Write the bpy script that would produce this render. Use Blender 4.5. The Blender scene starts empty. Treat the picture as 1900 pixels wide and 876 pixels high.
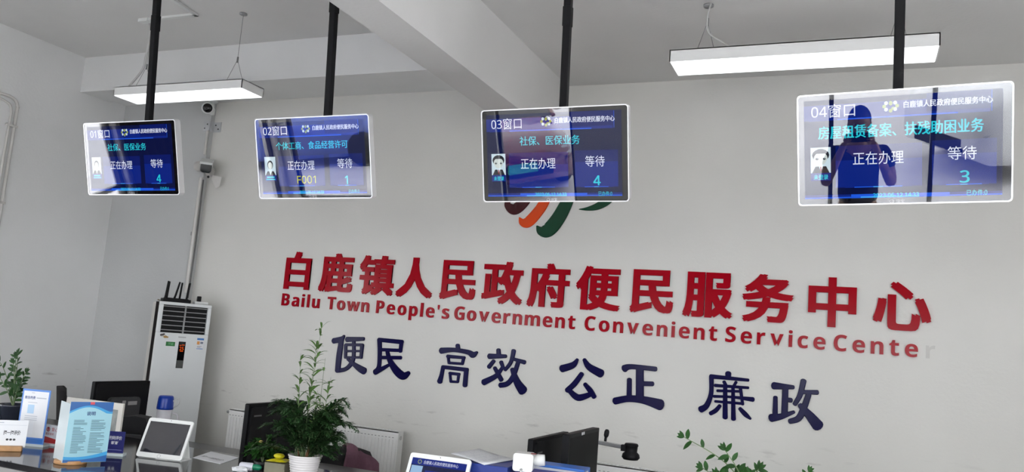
import bpy, bmesh, math, random
from mathutils import Vector, Matrix
random.seed(7)
C = bpy.context.scene.collection
SC = bpy.context.scene
PI = math.pi

# ------------------------------------------------------------------ camera
YAW, PITCH, ROLL, FPX = 0.40546335, 0.12771835, 0.08094606, 1503.23
CAM = Vector((0.0, -6.0, 1.65))
_f0 = Vector((-math.sin(YAW), math.cos(YAW), 0)); _r0 = Vector((math.cos(YAW), math.sin(YAW), 0))
FW = _f0*math.cos(PITCH) + Vector((0, 0, 1))*math.sin(PITCH)
_u = _r0.cross(FW)
RT = _r0*math.cos(ROLL) + _u*math.sin(ROLL)
UP = RT.cross(FW)
cd = bpy.data.cameras.new('camera'); cam = bpy.data.objects.new('camera', cd); C.objects.link(cam)
M3 = Matrix((RT, UP, -FW)).transposed()
cam.matrix_world = Matrix.Translation(CAM) @ M3.to_4x4()
cd.sensor_fit = 'HORIZONTAL'; cd.sensor_width = 36.0; cd.lens = FPX/1900*36.0
cd.clip_start = 0.05; cd.clip_end = 200
SC.camera = cam

def _ray(x, y):
    return RT*((x-950)/FPX) - UP*((y-438)/FPX) + FW
def onY(x, y, Y=0.0):
    d = _ray(x, y); return CAM + d*((Y-CAM.y)/d.y)

# ------------------------------------------------------------------ world, daylight, exposure
SC.view_settings.view_transform = 'Standard'; SC.view_settings.look = 'None'
SC.view_settings.gamma = 1.0; SC.view_settings.use_curve_mapping = False
SC.view_settings.exposure = 0.0
W = bpy.data.worlds.new('overcast_sky'); SC.world = W; W.use_nodes = True
_bg = W.node_tree.nodes['Background']
_bg.inputs['Color'].default_value = (0.93, 0.96, 1.0, 1); _bg.inputs['Strength'].default_value = 14.8

def area_light(name, loc, rot, sx, sy, power, color=(1, 1, 1), portal=False):
    l = bpy.data.lights.new(name, 'AREA'); l.shape = 'RECTANGLE'; l.size = sx; l.size_y = sy
    l.energy = power; l.color = color
    if portal: l.cycles.is_portal = True
    o = bpy.data.objects.new(name, l); C.objects.link(o); o.location = loc; o.rotation_euler = rot
    return o
# portals only guide the sky's own light through the glazed front and the side window
area_light('door_daylight', (.35, -8.55, 1.12), (PI/2, 0, 0), 2.7, 2.25, 1, portal=True)
area_light('added_window_daylight', (3.62, -6.5, 1.8), (PI/2, 0, PI/2), 2.6, 2.2, 1, portal=True)
area_light('front_daylight', (-3.2, -8.55, 1.22), (PI/2, 0, 0), 1.0, 2.05, 1, portal=True)
area_light('corner_daylight', (-6.15, -8.55, 1.22), (PI/2, 0, 0), 1.5, 2.05, 1, portal=True)
area_light('side_daylight', (-7.2, -4.725, 1.75), (PI/2, 0, -PI/2), 1.0, 1.7, 1, portal=True)
area_light('rear_side_daylight', (-7.2, -7.75, 1.25), (PI/2, 0, -PI/2), 1.1, 2.5, 1, portal=True)

# ------------------------------------------------------------------ materials
MATS = {}
def mat(name, col=(.8, .8, .8), rough=.5, metal=0.0, spec=.5, emit=None, estr=1.0, coat=0.0, noise=0.0, nscale=8.0, bump=0.0, bscale=60.0):
    if name in MATS: return MATS[name]
    m = bpy.data.materials.new(name); m.use_nodes = True; MATS[name] = m
    nt = m.node_tree; b = nt.nodes['Principled BSDF']
    b.inputs['Base Color'].default_value = (*col, 1); b.inputs['Roughness'].default_value = rough
    b.inputs['Metallic'].default_value = metal; b.inputs['Specular IOR Level'].default_value = spec
    b.inputs['Coat Weight'].default_value = coat; b.inputs['Coat Roughness'].default_value = .04
    if emit is not None:
        b.inputs['Emission Color'].default_value = (*emit, 1); b.inputs['Emission Strength'].default_value = estr
    tc = nt.nodes.new('ShaderNodeTexCoord')
    if noise:
        n = nt.nodes.new('ShaderNodeTexNoise'); n.inputs['Scale'].default_value = nscale; n.inputs['Detail'].default_value = 5
        nt.links.new(tc.outputs['Object'], n.inputs['Vector'])
        r = nt.nodes.new('ShaderNodeValToRGB')
        r.color_ramp.elements[0].position = .3; r.color_ramp.elements[1].position = .7
        r.color_ramp.elements[0].color = (*[c*(1-noise) for c in col], 1); r.color_ramp.elements[1].color = (*[min(1, c*(1+noise)) for c in col], 1)
        nt.links.new(n.outputs['Fac'], r.inputs['Fac']); nt.links.new(r.outputs['Color'], b.inputs['Base Color'])
    if bump:
        n2 = nt.nodes.new('ShaderNodeTexNoise'); n2.inputs['Scale'].default_value = bscale; n2.inputs['Detail'].default_value = 4
        nt.links.new(tc.outputs['Object'], n2.inputs['Vector'])
        bp = nt.nodes.new('ShaderNodeBump'); bp.inputs['Strength'].default_value = bump; bp.inputs['Distance'].default_value = .01
        nt.links.new(n2.outputs['Fac'], bp.inputs['Height']); nt.links.new(bp.outputs['Normal'], b.inputs['Normal'])
    return m
def emat(name, col, s=1.0):
    if name in MATS: return MATS[name]
    m = bpy.data.materials.new(name); m.use_nodes = True; MATS[name] = m
    nt = m.node_tree; nt.nodes.clear()
    e = nt.nodes.new('ShaderNodeEmission'); o = nt.nodes.new('ShaderNodeOutputMaterial')
    e.inputs['Color'].default_value = (*col, 1); e.inputs['Strength'].default_value = s
    nt.links.new(e.outputs[0], o.inputs['Surface']); return m
def srgb(r, g, b):
    f = lambda c: (c/255/12.92) if c/255 <= .04045 else ((c/255+.055)/1.055)**2.4
    return (f(r), f(g), f(b))
def glass_mat(name, ior=1.5, tint=(1, 1, 1)):
    if name in MATS: return MATS[name]
    m = bpy.data.materials.new(name); m.use_nodes = True; MATS[name] = m
    nt = m.node_tree; nt.nodes.clear()
    t = nt.nodes.new('ShaderNodeBsdfTransparent'); t.inputs['Color'].default_value = (*tint, 1)
    g = nt.nodes.new('ShaderNodeBsdfGlossy'); g.inputs['Roughness'].default_value = 0.0
    # Schlick reflectance from the facing angle, the same from either side of the pane
    F0 = ((ior-1)/(ior+1))**2
    ge = nt.nodes.new('ShaderNodeNewGeometry'); dt = nt.nodes.new('ShaderNodeVectorMath'); dt.operation = 'DOT_PRODUCT'
    nt.links.new(ge.outputs['Normal'], dt.inputs[0]); nt.links.new(ge.outputs['Incoming'], dt.inputs[1])
    def mth(op, a, v=None):
        q = nt.nodes.new('ShaderNodeMath'); q.operation = op; nt.links.new(a, q.inputs[0])
        if v is not None: q.inputs[1].default_value = v
        return q.outputs[0]
    k = mth('ABSOLUTE', dt.outputs['Value']); k = mth('MULTIPLY', k, -1); k = mth('ADD', k, 1); k = mth('POWER', k, 5); k = mth('MULTIPLY', k, 1-F0); k = mth('ADD', k, F0)
    x = nt.nodes.new('ShaderNodeMixShader'); o = nt.nodes.new('ShaderNodeOutputMaterial')
    nt.links.new(k, x.inputs[0]); nt.links.new(t.outputs[0], x.inputs[1]); nt.links.new(g.outputs[0], x.inputs[2])
    nt.links.new(x.outputs[0], o.inputs['Surface']); return m
def wall_mat(name, col, stain=True):
    """white emulsion: roller texture, faint mottling and a band of scuff marks at furniture height"""
    if name in MATS: return MATS[name]
    m = bpy.data.materials.new(name); m.use_nodes = True; MATS[name] = m
    nt = m.node_tree; b = nt.nodes['Principled BSDF']; b.inputs['Roughness'].default_value = .75
    b.inputs['Specular IOR Level'].default_value = .25
    tc = nt.nodes.new('ShaderNodeTexCoord')
    n = nt.nodes.new('ShaderNodeTexNoise'); n.inputs['Scale'].default_value = 1.3; n.inputs['Detail'].default_value = 3
    nt.links.new(tc.outputs['Object'], n.inputs['Vector'])
    r = nt.nodes.new('ShaderNodeValToRGB')
    r.color_ramp.elements[0].position = .35; r.color_ramp.elements[1].position = .65
    r.color_ramp.elements[0].color = (*[c*.97 for c in col], 1); r.color_ramp.elements[1].color = (*[c*1.02 for c in col], 1)
    nt.links.new(n.outputs['Fac'], r.inputs['Fac'])
    out = r.outputs['Color']
    if stain:
        mp = nt.nodes.new('ShaderNodeMapping'); mp.inputs['Scale'].default_value = (5, 5, 26)
        nt.links.new(tc.outputs['Object'], mp.inputs['Vector'])
        n3 = nt.nodes.new('ShaderNodeTexNoise'); n3.inputs['Scale'].default_value = 1.0; n3.inputs['Detail'].default_value = 6
        nt.links.new(mp.outputs[0], n3.inputs['Vector'])
        r3 = nt.nodes.new('ShaderNodeValToRGB'); r3.color_ramp.elements[0].position = .60; r3.color_ramp.elements[1].position = .70
        nt.links.new(n3.outputs['Fac'], r3.inputs['Fac'])
        sx = nt.nodes.new('ShaderNodeSeparateXYZ'); nt.links.new(tc.outputs['Object'], sx.inputs[0])
        rz = nt.nodes.new('ShaderNodeMapRange'); rz.inputs['From Min'].default_value = .80; rz.inputs['From Max'].default_value = .95
        nt.links.new(sx.outputs['Z'], rz.inputs['Value'])
        rz2 = nt.nodes.new('ShaderNodeMapRange'); rz2.inputs['From Min'].default_value = 1.12; rz2.inputs['From Max'].default_value = .98
        nt.links.new(sx.outputs['Z'], rz2.inputs['Value'])
        mu = nt.nodes.new('ShaderNodeMath'); mu.operation = 'MULTIPLY'; nt.links.new(rz.outputs[0], mu.inputs[0]); nt.links.new(rz2.outputs[0], mu.inputs[1])
        mu2 = nt.nodes.new('ShaderNodeMath'); mu2.operation = 'MULTIPLY'; nt.links.new(mu.outputs[0], mu2.inputs[0]); nt.links.new(r3.outputs['Color'], mu2.inputs[1])
        mu3 = nt.nodes.new('ShaderNodeMath'); mu3.operation = 'MULTIPLY'; mu3.inputs[1].default_value = .42; nt.links.new(mu2.outputs[0], mu3.inputs[0])
        mx = nt.nodes.new('ShaderNodeMix'); mx.data_type = 'RGBA'
        nt.links.new(mu3.outputs[0], mx.inputs['Factor']); nt.links.new(out, mx.inputs['A']); mx.inputs['B'].default_value = (.30, .28, .26, 1)
        out = mx.outputs['Result']
    nt.links.new(out, b.inputs['Base Color'])
    n2 = nt.nodes.new('ShaderNodeTexNoise'); n2.inputs['Scale'].default_value = 45; n2.inputs['Detail'].default_value = 4
    nt.links.new(tc.outputs['Object'], n2.inputs['Vector'])
    bp = nt.nodes.new('ShaderNodeBump'); bp.inputs['Strength'].default_value = .12; bp.inputs['Distance'].default_value = .01
    nt.links.new(n2.outputs['Fac'], bp.inputs['Height']); nt.links.new(bp.outputs['Normal'], b.inputs['Normal'])
    return m
WALL = wall_mat('white_wall_paint', (.80, .80, .79)); BWALL = wall_mat('dimmed_back_wall_paint', (.705, .692, .652))  # same paint on the back wall, with dimmer, warmer light in its colour
CEIL = wall_mat('white_ceiling_paint', (.74, .73, .715), stain=False)
WHITE = mat('white_plastic', (.74, .75, .73), .35, noise=.01)
WMETAL = mat('white_enamel', (.80, .80, .78), .3, noise=.01)
BLACK = mat('black_plastic', (.008, .008, .009), .5, spec=.15, noise=.1)
GLOSSB = mat('gloss_black', (.004, .004, .005), .06, noise=.05)
DGREY = mat('dark_grey_plastic', (.035, .035, .037), .45, noise=.08)
GREY = mat('grey_plastic', (.28, .28, .28), .45, noise=.05)
STEEL = mat('brushed_steel', (.55, .55, .55), .3, metal=1.0, noise=.04, nscale=40)
SILVER = mat('silver_trim', (.83, .83, .84), .28, metal=.55, noise=.02)
INK = mat('print_black', (.03, .03, .035), .6)
PAPER = mat('paper', (.74, .75, .77), .7, noise=.01)
ACRYL = mat('frosted_acrylic', (.62, .70, .72), .15, noise=.02)
WOOD = mat('light_wood', (.45, .24, .10), .45, noise=.18, nscale=30)

# ------------------------------------------------------------------ mesh helpers
I4 = Matrix.Identity(4)
def T(x=0, y=0, z=0): return Matrix.Translation((x, y, z))
def RX(a): return Matrix.Rotation(a, 4, 'X')
def RY(a): return Matrix.Rotation(a, 4, 'Y')
def RZ(a): return Matrix.Rotation(a, 4, 'Z')
def rrect(w, h, r, n=5, cx=0, cy=0):
    pts = []
    for sx, sy, a0 in ((1, 1, 0), (-1, 1, PI/2), (-1, -1, PI), (1, -1, 1.5*PI)):
        for k in range(n+1):
            a = a0 + k/n*PI/2
            pts.append((cx+sx*(w/2-r)+r*math.cos(a), cy+sy*(h/2-r)+r*math.sin(a)))
    return pts
def catmull(P, n=8):
    out = []
    for i in range(len(P)-1):
        p0, p1, p2, p3 = P[max(0, i-1)], P[i], P[i+1], P[min(len(P)-1, i+2)]
        for k in range(n):
            t = k/n
            out.append(tuple(.5*((2*b)+(-a+c)*t+(2*a-5*b+4*c-d)*t*t+(-a+3*b-3*c+d)*t**3) for a, b, c, d in zip(p0, p1, p2, p3)))
    out.append(tuple(P[-1])); return out
class MB:
    def __init__(s): s.v = []; s.f = []; s.mi = []; s.sm = []
    def add(s, vs, fs, m=0, M=None, smooth=False):
        b = len(s.v)
        for p in vs:
            p = Vector(p); s.v.append(tuple(M @ p if M is not None else p))
        for f in fs:
            s.f.append([b+i for i in f]); s.mi.append(m); s.sm.append(smooth)
        return s
    def box(s, c, d, m=0, M=None):
        x, y, z = c; a, b, e = d[0]/2, d[1]/2, d[2]/2
        vs = [(x+i*a, y+j*b, z+k*e) for k in (-1, 1) for j in (-1, 1) for i in (-1, 1)]
        return s.add(vs, [(0, 2, 3, 1), (4, 5, 7, 6), (0, 1, 5, 4), (2, 6, 7, 3), (0, 4, 6, 2), (1, 3, 7, 5)], m, M)
    def span(s, lo, hi, m=0, M=None):
        return s.box([(p+q)/2 for p, q in zip(lo, hi)], [abs(q-p) for p, q in zip(lo, hi)], m, M)
    def quad(s, a, b, c, d, m=0, M=None): return s.add([a, b, c, d], [(0, 1, 2, 3)], m, M)
    def plate(s, u0, z0, u1, z1, y=0, m=0, M=None):     # a flat rectangle facing -y
        return s.quad((u0, y, z0), (u1, y, z0), (u1, y, z1), (u0, y, z1), m, M)
    def prism(s, pts, y0, y1, m=0, M=None, smooth=False):   # outline in xz (ccw seen from -y), y0 the front
        n = len(pts); ar = sum(pts[i][0]*pts[(i+1) % n][1]-pts[(i+1) % n][0]*pts[i][1] for i in range(n))
        if ar < 0: pts = pts[::-1]
        vs = [(p[0], y0, p[1]) for p in pts]+[(p[0], y1, p[1]) for p in pts]
        s.add(vs, [list(range(n)), list(range(2*n-1, n-1, -1))], m, M)
        return s.add(vs, [(i, n+i, n+(i+1) % n, (i+1) % n) for i in range(n)], m, M, smooth)
    def tube(s, P, r, n=8, m=0, M=None, cap=True):
        P = [Vector(p) for p in P]; R = r if isinstance(r, (list, tuple)) else [r]*len(P)
        vs = []; fs = []; up = None
        for i, p in enumerate(P):
            t = (P[min(i+1, len(P)-1)]-P[max(i-1, 0)]).normalized()
            if up is None: up = t.orthogonal().normalized()
            up = (up-t*up.dot(t)); up = up.normalized() if up.length > 1e-6 else t.orthogonal().normalized()
            b = t.cross(up)
            for k in range(n):
                a = 2*PI*k/n; vs.append(p+(up*math.cos(a)+b*math.sin(a))*R[i])
        for i in range(len(P)-1):
            for k in range(n):
                fs.append((i*n+k, i*n+(k+1) % n, (i+1)*n+(k+1) % n, (i+1)*n+k))
        s.add(vs, fs, m, M, True)
        if cap:
            s.add(vs[:n], [list(range(n-1, -1, -1))], m, M); s.add(vs[-n:], [list(range(n))], m, M)
        return s
    def lathe(s, prof, n=24, m=0, M=None, smooth=True):
        vs = [(r*math.cos(2*PI*k/n), r*math.sin(2*PI*k/n), z) for r, z in prof for k in range(n)]
        fs = [(i*n+k, i*n+(k+1) % n, (i+1)*n+(k+1) % n, (i+1)*n+k) for i in range(len(prof)-1) for k in range(n)]
        return s.add(vs, fs, m, M, smooth)
    def ball(s, c, r, m=0, M=None, n=12, k=8, sc=(1, 1, 1)):
        prof = [(max(1e-4, r*math.sin(PI*i/k)), -r*math.cos(PI*i/k)) for i in range(k+1)]
        MM = T(*c) @ Matrix.Diagonal((*sc, 1)); MM = M @ MM if M is not None else MM
        return s.lathe(prof, n, m, MM)
    def text(s, body, size, x=0, z=0, y=0, align='LEFT', m=0, M=None, offset=0.0, extrude=0.0, spacing=1.0, sx=1.0, res=3, valign=None, fitw=None):
        vs, fs = glyphs(body, size, align, offset, extrude, spacing, res)
        if not vs: return s
        if fitw:
            xs = [p[0] for p in vs]; k = fitw/(max(xs)-min(xs)); x0 = min(xs)
            vs = [((p[0]-x0)*k, p[1], p[2]) for p in vs]
        if valign == 'MID':
            zs = [p[1] for p in vs]; c = (min(zs)+max(zs))/2; vs = [(p[0], p[1]-c, p[2]) for p in vs]
        return s.add([(x+p[0]*sx, y-p[2], z+p[1]) for p in vs], fs, m, M)
    def build(s, name, mats, parent=None, loc=None, M=None, bevel=0.0, seg=2, auto=False):
        me = bpy.data.meshes.new(name); me.from_pydata(s.v, [], s.f)
        for mm in (mats if isinstance(mats, (list, tuple)) else [mats]): me.materials.append(mm)
        me.polygons.foreach_set('material_index', s.mi); me.polygons.foreach_set('use_smooth', s.sm); me.update()
        o = bpy.data.objects.new(name, me); C.objects.link(o)
        if parent is not None: o.parent = parent
        if M is not None: o.matrix_local = M
        if loc is not None: o.location = loc
        if bevel:
            b = o.modifiers.new('bevel', 'BEVEL'); b.width = bevel; b.segments = seg; b.limit_method = 'ANGLE'; b.angle_limit = math.radians(50)
        return o
_GL = {}
def glyphs(body, size, align, offset, extrude, spacing, res):
    key = (body, size, align, offset, extrude, spacing, res)
    if key not in _GL:
        c = bpy.data.curves.new('glyph', 'FONT'); c.body = body; c.size = size; c.align_x = align
        c.offset = offset*size; c.extrude = extrude; c.space_character = spacing; c.resolution_u = res
        o = bpy.data.objects.new('glyph', c); C.objects.link(o)
        dg = bpy.context.evaluated_depsgraph_get(); me = bpy.data.meshes.new_from_object(o.evaluated_get(dg))
        _GL[key] = ([tuple(v.co) for v in me.vertices], [list(p.vertices) for p in me.polygons])
        bpy.data.meshes.remove(me); bpy.data.objects.remove(o); bpy.data.curves.remove(c)
    return _GL[key]
def tag(o, label, cat, group=None, kind=None):
    o['label'] = label; o['category'] = cat
    if group: o['group'] = group
    if kind: o['kind'] = kind
    return o
def thing(name, label, cat, loc=(0, 0, 0), rot=(0, 0, 0), group=None):
    o = bpy.data.objects.new(name, None); C.objects.link(o); o.location = loc; o.rotation_euler = rot
    o.empty_display_size = .1
    return tag(o, label, cat, group)
def struct(o): o['kind'] = 'structure'; return o

# ------------------------------------------------------------------ room shell
XL, XR, YF = -7.04, 3.4, -8.4
ZCL, ZCR, ZB = 4.07, 3.73, 3.25
struct(MB().span((XL-.2, 0, 0), (XR+.2, .2, 4.3)).build('wall_back', BWALL))
def wall_with_holes(name, along, lo, hi, holes, f, top=4.3):
    # a wall of boxes round its openings; f maps (a0, a1, z0, z1) to a box
    b = MB(); a = lo
    for (h0, h1, z0, z1) in holes:
        f(b, a, h0, 0, top)
        if z0 > 0: f(b, h0, h1, 0, z0)
        f(b, h0, h1, z1, top); a = h1
    f(b, a, hi, 0, top); return struct(b.build(name, WALL))
wall_with_holes('wall_left', 'y', YF, 0, [(-8.3, -7.2, 0, 2.5), (-5.25, -4.2, .9, 2.6)], lambda b, a0, a1, z0, z1: b.span((XL-.2, a0, z0), (XL, a1, z1)))
wall_with_holes('wall_right', 'y', YF, 0, [(-7.8, -5.2, .7, 2.9)], lambda b, a0, a1, z0, z1: b.span((XR, a0, z0), (XR+.2, a1, z1)))  # opening for the added right window
wall_with_holes('wall_front', 'x', XL-.2, XR+.2, [(-6.9, -5.4, .2, 2.25), (-3.7, -2.7, .2, 2.25), (-1.0, 1.7, 0, 2.25)], lambda b, a0, a1, z0, z1: b.span((a0, YF-.2, z0), (a1, YF, z1)))
struct(MB().span((XL-.2, YF-.2, -.1), (XR+.2, .2, 0)).build('floor', mat('floor_tile', (.60, .59, .57), .25, noise=.05, nscale=3)))
struct(MB().span((XL, YF, ZCL), (-2.45, 0, ZCL+.12)).build('ceiling_left', CEIL))
struct(MB().span((-2.19, YF, ZCR), (XR, 0, ZCR+.12)).build('ceiling_right', CEIL))
struct(MB().span((-2.45, YF, ZB), (-2.19, 0, 4.19)).build('beam', CEIL))
b = MB(); b.span((XL, -.59, 3.72), (-2.45, -.26, ZCL)).span((XL, -.26, 3.745), (-2.45, 0, ZCL))
struct(b.build('beam', WALL))
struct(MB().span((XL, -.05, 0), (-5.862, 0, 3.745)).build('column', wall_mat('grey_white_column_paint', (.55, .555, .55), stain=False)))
struct(MB().span((XL, YF, 0), (XL+.012, -.05, .1)).build('baseboard_left', mat('baseboard_tile', (.2, .19, .18), .3, noise=.05)))
struct(MB().span((-5.862, -.012, 0), (XR, 0, .1)).build('baseboard_back', mat('baseboard_tile')))
struct(MB().span((-40, -60, -.14), (40, YF-.2, -.04)).build('ground', mat('pavement_concrete', (.58, .57, .58), .8, noise=.08, nscale=2.0, bump=.2)))
struct(MB().span((-60, -60, -.14), (XL-.2, 5, -.05)).build('ground', mat('pavement_concrete')))

# ------------------------------------------------------------------ glazed front and side window (seen in the screens' reflections), plus an added right window
FRAME = mat('dark_window_frame', (.03, .03, .035), .35, noise=.05)
PANE = glass_mat('clear_pane', 1.25)
def glazing(name, xs, z0, z1, M, rails):
    o = bpy.data.objects.new(name, None); C.objects.link(o); o['kind'] = 'structure'
    f = MB(); t = .045; x0, x1 = xs[0], xs[-1]
    for x in xs: f.box((x, 0, (z0+z1)/2), (t, .06, z1-z0), 0, M)
    for z in [z0+t/2, z1-t/2]+rails: f.box(((x0+x1)/2, 0, z), (x1-x0, .06, t), 0, M)
    f.build('window_frame', FRAME, o)
    for xa, xb in zip(xs[:-1], xs[1:]):
        MB().plate(xa+t/2, z0+t, xb-t/2, z1-t, .01, 0, M).build('pane', PANE, o)
    return o
glazing('window_1', [-3.68, -2.72], .2, 2.25, T(0, YF-.1, 0), [])
glazing('window_4', [-6.88, -5.42], .2, 2.25, T(0, YF-.1, 0), [])
glazing('door_1', [-.98, -.28, .70, 1.68], 0, 2.25, T(0, YF-.1, 0), [])
glazing('window_2', [-.5, 0, .5], .9, 2.6, T(XL-.1, -4.725, 0) @ RZ(PI/2), [1.55])
glazing('added_window', [-1.3, 0, 1.3], .7, 2.9, T(XR+.1, -6.5, 0) @ RZ(PI/2), [])  # added, unseen window: put in to brighten the left wall
glazing('door_2', [-.55, .55], 0, 2.5, T(XL-.1, -7.75, 0) @ RZ(PI/2), [])

# ------------------------------------------------------------------ raised lettering on the back wall
RED = mat('red_acrylic', srgb(160, 6, 26), .16, spec=.08, noise=.02)
NAVY = mat('navy_acrylic', srgb(15, 12, 62), .14, spec=.08, noise=.03)
HEAD = [('白', -4.645), ('鹿', -4.228), ('镇', -3.811), ('人', -3.431), ('民', -3.022), ('政', -2.620), ('府', -2.225),
        ('便', -1.818), ('民', -1.399), ('服', -.986), ('务', -.568), ('中', -.143), ('心', .289)]
for i, (ch, x) in enumerate(HEAD):
    v0, f0 = glyphs(ch, .353, 'LEFT', 0, .009, 1, 4); vs, fs = [], []
    for q, (dx, dz) in enumerate(((0, 0), (-.0125, -.009), (.0125, -.009), (.0125, .009), (-.0125, .009))):      # the heavy weight: strokes widened by shifted copies
        fs += [[i+len(vs) for i in f] for f in f0]; vs += [(p[0]+dx, p[1]+dz, p[2]-(.0003*q if p[2] > 0 else 0)) for p in v0]
    xs = [p[0] for p in vs]; zs = [p[1] for p in vs]; cx = (min(xs)+max(xs))/2; cz = (min(zs)+max(zs))/2
    o = MB().add([(p[0]-cx, -p[2], p[1]-cz) for p in vs], fs).build('heading_letter', RED, None, (x, -.0095, 2.119-.0030*(i)))
    near = f'between {HEAD[i-1][0]} and {HEAD[i+1][0]}' if 0 < i < 12 else ('first of the heading' if i == 0 else 'last of the heading')
    tag(o, f'large red raised character {ch} on the back wall, {near}', 'letter', 'large red heading characters')
# English line: each word set between its own measured ends
def bold(s):      # the sans-serif bold alphabet
    return ''.join(chr(0x1D5D4+ord(c)-65) if 'A' <= c <= 'Z' else chr(0x1D5EE+ord(c)-97) if 'a' <= c <= 'z' else c for c in s)
def sans(s):
    return ''.join(chr(0x1D5A0+ord(c)-65) if 'A' <= c <= 'Z' else chr(0x1D7E2+ord(c)-48) if '0' <= c <= '9' else c for c in s)
WORDS = [('Bailu', -4.788, -4.375), ('Town', -4.29, -3.857), ("People's", -3.783, -3.080), ('Government', -3.03, -1.984),
         ('Convenient', -1.906, -.907), ('Service', -.848, -.178), ('Cente', -.126, .390)]
for w, xa, xb in WORDS:
    size = .152; adv = []
    for ch in w:
        vs, fs = glyphs(bold(ch), size, 'LEFT', .004, .006, 1, 4)
        xs = [p[0] for p in vs]; adv.append((vs, fs, min(xs), max(xs)))
    ink = sum(a[3]-a[2] for a in adv); gap = ((xb-xa)-ink)/(len(w)-1); x = xa
    if gap < .008: gap = .008
    for k, (ch, (vs, fs, a, c)) in enumerate(zip(w, adv)):
        zb = 1.797-.0085*(x+4.79)
        o = MB().add([(p[0]-a, -p[2], p[1]) for p in vs], fs).build('small_letter', RED, None, (x, -.0065, zb))
        x += (c-a)+gap
        pos = f'between {w[k-1]} and {w[k+1]}' if 0 < k < len(w)-1 else ('its first letter' if k == 0 else 'its last letter')
        nm = 'apostrophe' if ch == "'" else f'letter {ch}'
        tag(o, f'small red raised {nm} in the word {w}, {pos}', 'letter', 'small red English letters')
# the faint trace left on the paint where the last letter fell off
vs, fs = glyphs(bold('r'), .152, 'LEFT', .004, .0, 1, 4)
tag(MB().add([(p[0], -p[2], p[1]) for p in vs], fs).build('letter_residue', mat('adhesive_trace', (.60, .585, .55), .6, noise=.05), None, (.425, -.0006, 1.752)),
    'faint grey trace of a missing letter r after Cente', 'mark')

def ribbon(mb, pts, off, sc, depth=.016, y0=None, Y=0.0, n=7, m=0, wf=1.0):
    """a brush stroke: centre line with a width at each point, laid on the wall and given thickness"""
    P = []
    for (x, y, w) in pts:
        px, py = off[0]+x/sc, off[1]+y/sc
        p = onY(px, py, Y); e = (onY(px, py+1, Y)-p).length
        P.append((p.x, p.z, w/sc*e*wf/2))
    Q = catmull(P, n) if len(P) > 2 else [tuple(a+(c-a)*t/4 for a, c in zip(P[0], P[1])) for t in range(5)]
    L = []; R = []
    for i, (x, z, r) in enumerate(Q):
        a = Q[max(0, i-1)]; c = Q[min(len(Q)-1, i+1)]; d = Vector((c[0]-a[0], c[1]-a[1]))
        d = d.normalized() if d.length > 1e-9 else Vector((1, 0)); nrm = Vector((-d.y, d.x))
        if i in (0, len(Q)-1):
            s = -1 if i == 0 else 1
            for j in range(3, -1, -1) if i == 0 else range(0, 4):
                th = j/3*PI/2*.98
                o = d*(s*math.sin(th)*r*.72); q = nrm*(math.cos(th)*r)
                L.append((x+o.x+q.x, z+o.y+q.y)); R.append((x+o.x-q.x, z+o.y-q.y))
        else:
            L.append((x+nrm.x*r, z+nrm.y*r)); R.append((x-nrm.x*r, z-nrm.y*r))
    k = len(L); b = .0035
    def ring(side, ins, y):
        out = []
        for (a, c) in zip(L, R):
            p, q = (a, c) if side == 0 else (c, a); dx, dz = q[0]-p[0], q[1]-p[1]; l = math.hypot(dx, dz) or 1e-9
            f = min(ins/l, .45); out.append((p[0]+dx*f, y, p[1]+dz*f))
        return out
    yf, yb = Y-depth, Y-.0005
    vs = ring(0, b, yf)+ring(1, b, yf)+ring(0, 0, yf+b)+ring(1, 0, yf+b)+ring(0, 0, yb)+ring(1, 0, yb)
    fs = []
    for i in range(k-1):
        fs += [(i, k+i, k+i+1, i+1), (2*k+i, i, i+1, 2*k+i+1), (4*k+i, 2*k+i, 2*k+i+1, 4*k+i+1),
               (k+i, 3*k+i, 3*k+i+1, k+i+1), (3*k+i, 5*k+i, 5*k+i+1, 3*k+i+1)]
    fs += [(0, 2*k, 3*k, k), (2*k, 4*k, 5*k, 3*k), (k-1, 2*k-1, 4*k-1, 3*k-1), (3*k-1, 4*k-1, 6*k-1, 5*k-1)]
    mb.add(vs, fs, m)
B1, S1 = (590, 600), 3.7255; B2, S2 = (1010, 640), 3.4545
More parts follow.
